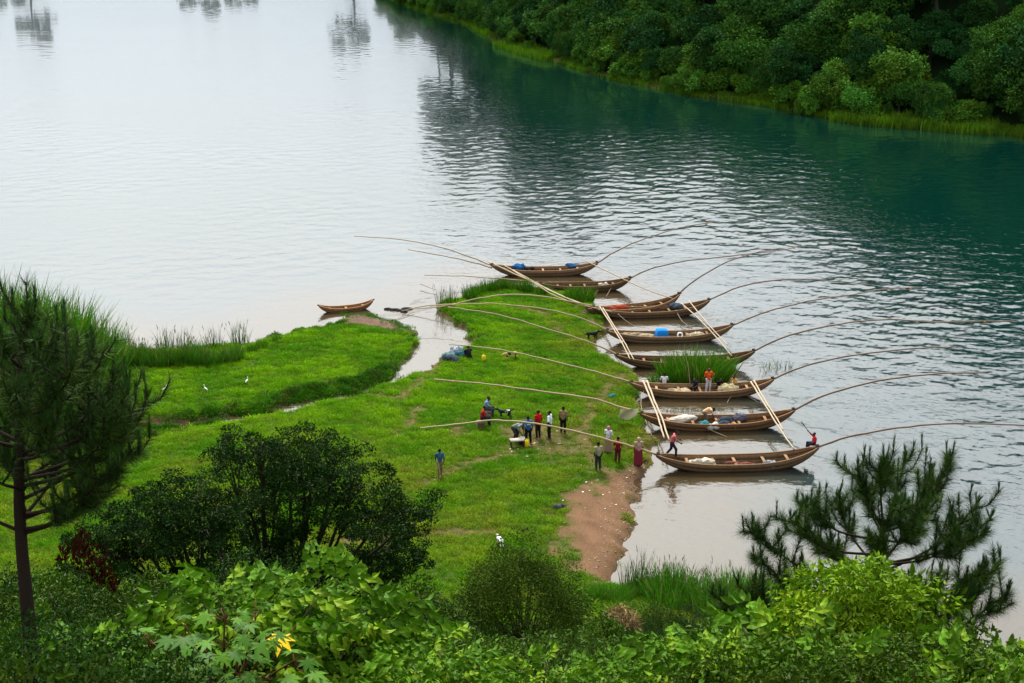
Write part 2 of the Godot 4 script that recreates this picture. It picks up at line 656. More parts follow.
func build_lake() -> void:
	var xs := PackedFloat32Array()
	var x := -900.0
	while x < 900.0:
		xs.append(x)
		var ax := absf(x)
		x += 0.36 if ax < 72.0 else minf(60.0, 0.36 + (ax - 72.0) * 0.10)
	xs.append(900.0)
	var zs := PackedFloat32Array()
	var z := -46.0
	while z > -1400.0:
		zs.append(z)
		z -= 0.18 + maxf(0.0, -z - 90.0) * 0.0022 if z > -420.0 else 8.0 + (-z - 420.0) * 0.1
	zs.append(-1400.0)
	var nx := xs.size()
	var nz := zs.size()
	var v := PackedVector3Array()
	var c := PackedColorArray()
	v.resize(nx * nz)
	c.resize(nx * nz)
	var brown := Color(0.047, 0.034, 0.016)
	var murky := Color(0.014, 0.032, 0.036)
	var deep := Color(0.002, 0.021, 0.019)
	var ripple := FastNoiseLite.new()
	ripple.seed = 5
	ripple.frequency = 1.0
	ripple.fractal_octaves = 2
	var swell := FastNoiseLite.new()
	swell.seed = 6
	swell.frequency = 1.0
	swell.fractal_octaves = 1
	for zi in nz:
		var zz := zs[zi]
		for xi in nx:
			var xx := xs[xi]
			var sd := -60.0
			var cx := clampf(xx, GX0, GX0 + (GNX - 1) * GS)
			var cz := maxf(zz, GZ0)
			sd = grid_at(land_sd, cx, cz) - Vector2(xx - cx, zz - cz).length()
			if absf(xx - cx) > 40.0:
				sd = -60.0
			var away := clampf(-sd, 0.0, 60.0)
			# between the moored boats and in the inlet the water is sheltered
			var calm := 0.3 + 0.7 * smoothstep(5.0, 20.0, away)
			calm *= 0.8 + 0.2 * smoothstep(-14.0, 12.0, xx)
			var y := 0.0
			if absf(xx) < 160.0 and zz > -430.0:
				var wx := xx + 0.22 * zz
				y = ripple.get_noise_2d(wx * 1.0, zz * 1.3 - xx * 0.25) * 0.026
				y += swell.get_noise_2d(wx * 0.32 + 40.0, zz * 0.5) * 0.03
				y *= calm * (0.9 + 0.9 * noise_b.get_noise_2d(xx * 0.025, zz * 0.04)) * lerpf(1.0, 0.45, smoothstep(-140.0, -250.0, zz))
			v[zi * nx + xi] = Vector3(xx, y, zz)
			var col := brown.lerp(murky, smoothstep(3.0, 11.0, away)).lerp(deep, smoothstep(9.0, 34.0, away + 5.0 * noise_b.get_noise_2d(xx * 0.06, zz * 0.06)))
			c[zi * nx + xi] = col
	setting("lake", grid_mesh(v, c, nx, nz, Vector2(0.034, 0.058)), M.water)

func grass_tuft(blades: int, w: float, lean: float, seed_: int, tall := 1.0) -> ArrayMesh:
	rng.seed = seed_
	var t := tri_list([Vector3(-0.5, 0, 0), Vector3(-0.3, 0.55, 0.06), Vector3(0.5, 0, 0), Vector3(0.5, 0, 0), Vector3(-0.3, 0.55, 0.06), Vector3(0.3, 0.55, 0.06), Vector3(-0.3, 0.55, 0.06), Vector3(0, 1, 0.3), Vector3(0.3, 0.55, 0.06)])
	var l := leaves_of(t)
	for k in blades:
		var a := rng.randf() * TAU
		var r := sqrt(rng.randf()) * 0.8
		var d := Vector3(cos(a) * lean * rng.randf_range(0.3, 1.0), 1.0, sin(a) * lean * rng.randf_range(0.3, 1.0))
		var b := along(d, rng.randf() * TAU)
		var h := rng.randf_range(0.6, 1.0) * tall
		var g := rng.randf_range(0.7, 1.15)
		b = Basis(b.x * w / h, b.y, b.z)
		l.add(b, Vector3(cos(a) * r * 0.6, 0, sin(a) * r * 0.6), h, Color(g, g, g))
	return l.mesh()

func build_meadow_grass() -> void:
	var tuft := grass_tuft(16, 0.10, 0.9, 77)
	rng.seed = 101
	var xfs := []
	var cols := []
	var lush := Color(0.080, 0.215, 0.003)
	var bright := Color(0.170, 0.325, 0.003)
	var dry := Color(0.19, 0.17, 0.025)
	var n := 0
	while xfs.size() < 120000 and n < 800000:
		n += 1
		var x := rng.randf_range(-46.0, 14.0)
		var z := rng.randf_range(-121.0, -55.0)
		var sd := grid_at(land_sd, x, z)
		if sd < 0.12:
			continue
		var b := grid_at(bare, x, z)
		if rng.randf() < b * 1.15:
			continue
		var h := grid_at(heights, x, z)
		if h > 4.0:
			continue
		var p1 := noise_a.get_noise_2d(x * 0.16, z * 0.16)
		var p2 := noise_b.get_noise_2d(x * 0.55 + 30.0, z * 0.75)
		var s := rng.randf_range(0.10, 0.20) * (1.0 + 1.0 * maxf(p2, 0.0)) * (1.0 - 0.5 * b)
		if sd < 0.8:
			s *= 1.3
		var c := lush.lerp(bright, clampf(0.5 + p1 * 1.5 + rng.randf_range(-0.3, 0.3), 0, 1))
		var near_boats := maxf(smoothstep(-3.0, 7.0, x) * smoothstep(-108.0, -96.0, z), 0.75 * smoothstep(-84.0, -72.0, z))
		c = c.lerp(dry, clampf(b * 0.6 + near_boats * clampf(0.32 + p1 * 0.9 + rng.randf_range(-0.15, 0.15), 0, 0.85) + (0.25 if p2 < -0.25 else 0.0), 0, 0.9))
		if p2 < -0.05 and noise_b.get_noise_2d(x * 1.3 + 70.0, z * 1.3) > 0.12:
			c = c.lerp(Color(0.03, 0.11, 0.004), 0.45)
		c = vary(c, 0.17)
		var bs := Basis(Vector3.UP, rng.randf() * TAU).scaled(Vector3(s * 1.5, s, s * 1.5))
		xfs.append(Transform3D(bs, Vector3(x, h - 0.01, z)))
		cols.append(c)
	stuff("meadow_grass", tuft, M.grass, xfs, cols, "short bright green grass covering the flat spit and left meadow", "grass")
	# leafy weeds in and beside the ditch and along the inlet bank
	rng.seed = 103
	var weed := leaves_of(leaf_kite(0.5))
	for k in 46:
		var d := rand_dir()
		d.y = absf(d.y)
		weed.add(along(d + rand_dir() * 0.7, rng.randf() * TAU), d * Vector3(0.8, 0.7, 0.8) * pow(rng.randf(), 0.4), rng.randf_range(0.2, 0.36), vary(Color(1, 1, 1), 0.2))
	var weed_mesh := weed.mesh()
	var ditch := PackedVector2Array(DITCH)
	var wx := []
	var wc := []
	for k in 6000:
		var s := rng.randf() * (ditch.size() - 1.001)
		var i := int(s)
		var q := ditch[i].lerp(ditch[i + 1], s - i)
		var side := rng.randf_range(-1.0, 1.0)
		q += Vector2(rng.randfn(0, 0.3), 0) + Vector2(0, -1.0 + side * 1.3)
		if grid_at(land_sd, q.x, q.y) < 0.0 or (absf(side + 0.2) < 0.25 and rng.randf() < 0.6):
			continue
		if noise_b.get_noise_2d(q.x * 0.45, q.y * 0.45) < 0.08 and rng.randf() < 0.9:
			continue
		var sc := rng.randf_range(0.2, 0.5)
		wx.append(Transform3D(Basis(Vector3.UP, rng.randf() * TAU).scaled(Vector3(sc, sc, sc)), on_ground(q.x, q.y)))
		wc.append(vary(Color(0.045, 0.14, 0.008) if rng.randf() < 0.85 else Color(0.10, 0.065, 0.03), 0.3))
	# scattered darker weeds in the meadow
	for k in 1500:
		var x2 := rng.randf_range(-42.0, 8.0)
		var z2 := rng.randf_range(-118.0, -60.0)
		if grid_at(land_sd, x2, z2) < 0.4 or grid_at(bare, x2, z2) > 0.3 or noise_b.get_noise_2d(x2 * 0.3 + 9.0, z2 * 0.4) < 0.22:
			continue
		var s2 := rng.randf_range(0.12, 0.26)
		wx.append(Transform3D(Basis(Vector3.UP, rng.randf() * TAU).scaled(Vector3(s2 * 1.3, s2, s2 * 1.3)), on_ground(x2, z2)))
		wc.append(vary(Color(0.035, 0.14, 0.01), 0.3))
	# bank of the left meadow toward the inlet
	var bank := PackedVector2Array(LEFT_LAND)
	for k in 4200:
		var s3 := rng.randf_range(6.0, bank.size() - 1.001)
		var i3 := int(s3)
		var q3 := bank[i3].lerp(bank[i3 + 1], s3 - i3) + Vector2(rng.randfn(-0.5, 0.4), rng.randfn(0.2, 0.4))
		if grid_at(land_sd, q3.x, q3.y) < -0.1 or (i3 > 8 and i3 < 18 and rng.randf() < 0.88):
			continue
		var s4 := rng.randf_range(0.12, 0.30) * (1.0 + 1.2 * maxf(0.0, noise_b.get_noise_2d(q3.x * 0.6, q3.y * 0.6)))
		wx.append(Transform3D(Basis(Vector3.UP, rng.randf() * TAU).scaled(Vector3(s4, s4, s4)), on_ground(q3.x, q3.y)))
		wc.append(vary(Color(0.055, 0.17, 0.008), 0.3))
	stuff("leafy_weeds", weed_mesh, M.leaf, wx, wc, "low dark leafy weeds lining the ditch and inlet banks", "weeds")
	# small stones and trodden litter on the bare shore
	rng.seed = 105
	var pebble := Shape.new()
	pebble.lump(Vector3.ZERO, Vector3(1, 0.6, 0.8), Color(1, 1, 1), 0.5, noise_a, 6)
	var px := []
	var pc := []
	var tries := 0
	while px.size() < 1100 and tries < 60000:
		tries += 1
		var x5 := rng.randf_range(-13.0, 12.0)
		var z5 := rng.randf_range(-108.0, -59.0)
		var sd5 := grid_at(land_sd, x5, z5)
		var b5 := grid_at(bare, x5, z5)
		if sd5 < -0.3 or b5 < 0.4 or (sd5 > 1.3 and rng.randf() < 0.9):
			continue
		var s5 := rng.randf_range(0.02, 0.065)
		px.append(Transform3D(Basis(Vector3.UP, rng.randf() * TAU).scaled(Vector3(s5, s5, s5)), on_ground(x5, z5)))
		pc.append(vary([Color(0.3, 0.25, 0.2), Color(0.14, 0.1, 0.07), Color(0.30, 0.24, 0.17), Color(0.2, 0.17, 0.05)][rng.randi() % 4], 0.3))
	stuff("shore_stones", pebble.mesh(), M.tint, px, pc, "small stones and leaf litter scattered on the bare shore", "stones")

# ================= forested bank across the water =================
const BANK := [Vector2(-66.62, -537.38), Vector2(-46.77, -456.23), Vector2(-31.00, -389.57), Vector2(-20.01, -354.78), Vector2(-9.37, -323.34), Vector2(-1.38, -284.30), Vector2(8.60, -257.64), Vector2(17.66, -234.21), Vector2(28.65, -217.61), Vector2(36.32, -208.68), Vector2(46.28, -194.43), Vector2(55.65, -188.76), Vector2(66.07, -182.65), Vector2(79.00, -174.84), Vector2(95.16, -165.76)]
const RIDGE := [8.0, 8.0, 14.0, 33.0, 35.0, 23.0, 18.0, 17.0, 18.0, 21.0, 25.0, 31.0, 38.0, 42.0, 44.0]

func bank_point(s: float, inland: float) -> Vector3:
	var i := clampi(int(s), 0, BANK.size() - 2)
	var f := s - i
	var a: Vector2 = BANK[i]
	var b: Vector2 = BANK[i + 1]
	var a2: Vector2 = BANK[maxi(i - 1, 0)]
	var b2: Vector2 = BANK[mini(i + 2, BANK.size() - 1)]
	var p := a.cubic_interpolate(b, a2, b2, f)
	var q := a.cubic_interpolate(b, a2, b2, minf(f + 0.05, 1.05))
	var t := (q - p).normalized()
	# land lies on the right-hand, far side of the shoreline
	var n := Vector2(0.45, -0.89).lerp(Vector2(t.y, -t.x), 0.5).normalized()
	p += n * inland
	p.y += noise_b.get_noise_2d(s * 3.0, 2.0) * 1.6 * smoothstep(-3.0, 0.5, inland)
	var top: float = lerpf(RIDGE[i], RIDGE[i + 1], f)
	var h := -1.0 + 1.5 * smoothstep(-3.0, 1.0, inland) + top * smoothstep(0.0, 34.0, inland) * (0.65 + 0.35 * smoothstep(0.0, 20.0, inland))
	h += noise_a.get_noise_2d(p.x * 0.05, p.y * 0.05) * 2.0 * smoothstep(2.0, 20.0, inland)
	return Vector3(p.x, h, p.y)

func far_crown(seed_: int, rx: float, ry: float, lobes: int, per: int, leaf: float, col: Color) -> ArrayMesh:
	rng.seed = seed_
	var l := leaves_of(leaf_kite(0.62, 0.15))
	# a few boughs of unequal size, each carrying small leaf clumps on its outer side
	var boughs := 12
	for b in boughs:
		var a := TAU * b / boughs + rng.randf_range(-0.5, 0.5)
		var up := rng.randf_range(-0.45, 1.0)
		var out := sqrt(maxf(0.0, 1.0 - up * up)) * rng.randf_range(0.35, 0.8)
		var core := Vector3(cos(a) * rx * out, ry * (1.05 + up * rng.randf_range(0.5, 0.85)), sin(a) * rx * out)
		var br := rx * rng.randf_range(0.2, 0.5)
		var tone := vary(col, 0.3, 0.2)
		for k in int(lobes * br / (rx * 0.42) / boughs):
			var d := (rand_dir() + Vector3(cos(a) * 0.3, 0.25, sin(a) * 0.3)).normalized()
			var at := core + d * br * Vector3(1, 0.8, 1) * rng.randf_range(0.75, 1.1)
			var r := rx * rng.randf_range(0.08, 0.19)
			var cc := vary(tone, 0.16, 0.08)
			for q in per:
				var e := (rand_dir() + d * 0.5).normalized()
				var p := at + e * r * rng.randf_range(0.4, 1.3)
				l.add(along((e + rand_dir() * 0.9 + Vector3(0, -0.25, 0)).normalized(), rng.randf() * TAU), p, leaf * rng.randf_range(0.6, 1.4), vary(cc, 0.2))
	return l.mesh()

func trunk_mesh(h: float, r: float, limbs: int, spread: float, seed_: int, col: Color) -> ArrayMesh:
	rng.seed = seed_
	var s := Shape.new()
	var top := Vector3(rng.randf_range(-0.1, 0.1) * h, h, rng.randf_range(-0.1, 0.1) * h)
	var pts := curve_pts([Vector3(0, -0.4, 0), top * 0.5 + Vector3(rng.randf_range(-0.06, 0.06) * h, 0, 0), top], 3)
	s.tube(pts, taper(pts.size(), r, r * 0.35), 7, col)
	for k in limbs:
		var a := TAU * k / limbs + rng.randf()
		var st := top * rng.randf_range(0.35, 0.8)
		var en := st + Vector3(cos(a) * spread, spread * rng.randf_range(0.4, 0.9), sin(a) * spread) * rng.randf_range(0.6, 1.0)
		var lp := curve_pts([st, st.lerp(en, 0.5) + Vector3(0, -0.08 * spread, 0), en], 3)
		s.tube(lp, taper(lp.size(), r * 0.45, r * 0.12), 5, col)
	return s.mesh()

func build_far_bank() -> void:
	# the hill itself
	var offs := [-4.0, -2.0, -0.5, 0.5, 2.0, 4.0, 7.0, 11.0, 16.0, 22.0, 28.0, 36.0, 50.0, 75.0]
	var ns := 140
	var v := PackedVector3Array()
	var c := PackedColorArray()
	for a in ns:
		for o in offs:
			var p := bank_point(float(a) / (ns - 1) * (BANK.size() - 1.0), o)
			v.append(p)
			var k := 1.0 + 0.4 * noise_b.get_noise_2d(p.x * 0.4, p.z * 0.4)
			c.append((Color(0.05, 0.034, 0.02) if o < 1.0 else Color(0.014, 0.030, 0.008)) * k)
	var hill := Shape.new()
	hill.v = v
	hill.c = c
	var w := offs.size()
	for a in ns - 1:
		for o in w - 1:
			var p := a * w + o
			hill.i.append_array([p, p + 1, p + w + 1, p, p + w + 1, p + w])
	setting("far_hill", hill.mesh(), M.ground)
	# tree prototypes
	var kinds := [
		{"n": "rounded_tree", "l": "dark green rounded forest tree on the hillside across the water", "c": Color(0.032, 0.092, 0.015), "rx": 3.3, "ry": 2.7, "h": 3.2},
		{"n": "spreading_tree", "l": "mid green spreading forest tree on the hillside across the water", "c": Color(0.048, 0.125, 0.016), "rx": 3.8, "ry": 2.3, "h": 3.0},
		{"n": "narrow_tree", "l": "tall narrow dark forest tree on the hillside across the water", "c": Color(0.024, 0.078, 0.017), "rx": 2.6, "ry": 3.6, "h": 4.0},
		{"n": "pale_tree", "l": "pale yellow green forest tree on the hillside across the water", "c": Color(0.080, 0.160, 0.016), "rx": 2.8, "ry": 2.3, "h": 2.6},
		{"n": "waterside_bush", "l": "low bright green bush at the foot of the forested hill", "c": Color(0.062, 0.155, 0.016), "rx": 2.6, "ry": 1.7, "h": 0.8}]
	var protos := []
	for k in kinds.size():
		for variant in 2:
			var kd: Dictionary = kinds[k]
			var cm := far_crown(200 + k * 7 + variant, kd.rx, kd.ry, 230, 44, 0.24, kd.c)
			var tm := trunk_mesh(kd.h * 0.5 + kd.ry * 0.6, 0.22, 5, kd.rx * 0.6, 300 + k * 3 + variant, Color(0.10, 0.085, 0.065))
			protos.append([kd, cm, tm])
	rng.seed = 400
	var placed := 0
	var upper := []
	var upper_col := []
	for row in 11:
		var inland: float = [1.5, 3.8, 6.4, 9.2, 12.2, 15.4, 19.0, 23.0, 28.0, 34.0, 41.0][row]
		var s := 1.2 + rng.randf() * 0.1
		while s < 13.6:
			var i := clampi(int(s), 0, BANK.size() - 2)
			var seg: float = (BANK[i + 1] - BANK[i]).length()
			var gap: float = [4.6, 4.8, 4.8, 4.8, 5.0, 5.4, 7.0, 10.0, 13.0, 15.0, 18.0][row]
			s += gap * rng.randf_range(0.7, 1.3) / seg
			var p := bank_point(s, inland + rng.randf_range(-1.6, 1.6))
			var k: int = 8 + rng.randi() % 2 if row == 0 and rng.randf() < 0.5 else [0, 1, 2, 3, 4, 5, 0, 1, 2, 3, 6, 7, 4][rng.randi() % 13]
			var kd: Dictionary = protos[k][0]
			var sc := rng.randf_range(0.55, 1.6) * (0.8 if row == 0 else 1.0) * (1.5 if row > 7 else 1.0)
			if row == 0 and k < 8:
				sc *= 0.75
			if row > 6:
				var ub := Basis(Vector3.UP, rng.randf() * TAU).scaled(Vector3(sc, sc, sc))
				upper.append(Transform3D(ub, p))
				upper_col.append(vary(Color(1, 1, 1), 0.25, 0.15))
				continue
			var t := thing(kd.n, kd.l, "bush" if k >= 8 else "tree", p, rng.randf() * TAU, "trees and bushes on the hillside across the water")
			t.scale = Vector3(sc * rng.randf_range(0.8, 1.3), sc, sc * rng.randf_range(0.8, 1.3))
			t.rotation = Vector3(rng.randf_range(-0.22, 0.22), t.rotation.y, rng.randf_range(-0.22, 0.22))
			part("trunk", protos[k][2], M.bark, t)
			part("crown", protos[k][1], M.far_leaf, t, Transform3D(Basis(), Vector3(0, kd.h * 0.45 - kd.ry * 0.5, 0)))
			placed += 1
	stuff("upper_forest", protos[0][1], M.far_leaf, upper, upper_col, "dense dark forest covering the upper hillside across the water", "forest")
	# tall thin trees on the headland: their mirror image streaks the water
	var tall_crown := far_crown(520, 4.0, 8.5, 170, 34, 0.6, Color(0.012, 0.040, 0.012))
	var tall_trunk := trunk_mesh(22.0, 0.32, 7, 2.2, 521, Color(0.2, 0.17, 0.14))
	for a in [[2.72, 4.0, 1.1], [2.9, 5.0, 1.35], [3.08, 4.0, 1.2], [3.3, 7.0, 1.4], [3.5, 5.0, 1.2], [3.7, 11.0, 1.05], [3.95, 16.0, 1.25], [4.2, 12.0, 1.1], [4.55, 14.0, 1.2], [4.95, 13.0, 1.05], [5.35, 16.0, 1.1]]:
		var t := thing("tall_tree", "tall thin tree rising above the headland forest", "tree", bank_point(a[0], a[1]), a[0] * 3.0, "tall trees on the headland")
		t.scale = Vector3(a[2], a[2], a[2])
		part("trunk", tall_trunk, M.bark, t)
		part("crown", tall_crown, M.far_leaf, t, Transform3D(Basis(), Vector3(0, 11.0, 0)))
	# reeds and grass along the waterline
	rng.seed = 410
	var tuft := grass_tuft(14, 0.09, 0.45, 411)
	var xfs := []
	var cols := []
	for k in 6500:
		var s := rng.randf_range(1.5, 13.2)
		var dens := noise_b.get_noise_1d(s * 1.3 + 4.0)
		var lush := (s > 9.9 and s < 11.7) or (s > 5.0 and s < 5.9)
		if not lush and dens < -0.15 and rng.randf() < 0.8:
			continue
		var p := bank_point(s, rng.randf_range(-1.2, 1.4 if not lush else 2.6) - (1.5 if lush else 0.0))
		var h := rng.randf_range(0.7, 1.6) * (1.25 if lush else 0.75)
		xfs.append(Transform3D(Basis(Vector3.UP, rng.randf() * TAU).scaled(Vector3(h * 0.7, h, h * 0.7)), Vector3(p.x, maxf(p.y - 0.1, -0.1), p.z)))
		cols.append(vary(Color(0.095, 0.185, 0.012), 0.3, 0.2))
	stuff("bank_reeds", tuft, M.grass, xfs, cols, "yellow green reeds and grass along the foot of the forested hill", "reeds")

func build_far_shore() -> void:
	# low shore beyond the top of the view, known from its mirror image at the top left of the lake
	var s := Shape.new()
	var offs := [0.0, 6.0, 30.0, 120.0]
	var hs := [-0.6, 1.0, 3.0, 6.0]
	for a in 60:
		var x := -330.0 + a * 5.6
		for o in 4:
			var z: float = -500.0 - offs[o] + 14.0 * noise_a.get_noise_1d(x * 0.02)
			s.vert(Vector3(x, hs[o], z), Color(0.04, 0.07, 0.02))
	for a in 59:
		for o in 3:
			var p := a * 4 + o
			s.quad(p, p + 1, p + 5, p + 4)
	setting("far_shore", s.mesh(), M.ground)
	var crown := far_crown(560, 6.0, 8.5, 90, 20, 1.1, Color(0.015, 0.045, 0.013))
	var trunk := trunk_mesh(16.0, 0.5, 6, 4.0, 561, Color(0.1, 0.085, 0.065))
	for a in [[-167.0, 1.05], [-181.0, 0.55], [-190.0, 0.6], [-174.0, 0.5], [-112.0, 0.5], [-105.0, 0.62], [-97.0, 0.5], [-90.0, 0.45], [-56.0, 1.15], [-200.0, 0.55]]:
		var t := thing("shore_tree", "broad dark tree on the low far shore, mirrored in the lake", "tree", Vector3(a[0], 0.8, -508.0 + 14.0 * noise_a.get_noise_1d(a[0] * 0.02)), a[0], "trees on the low far shore")
		t.scale = Vector3(a[1], a[1], a[1])
		part("trunk", trunk, M.bark, t)
		part("crown", crown, M.far_leaf, t, Transform3D(Basis(), Vector3(0, 8.0, 0)))

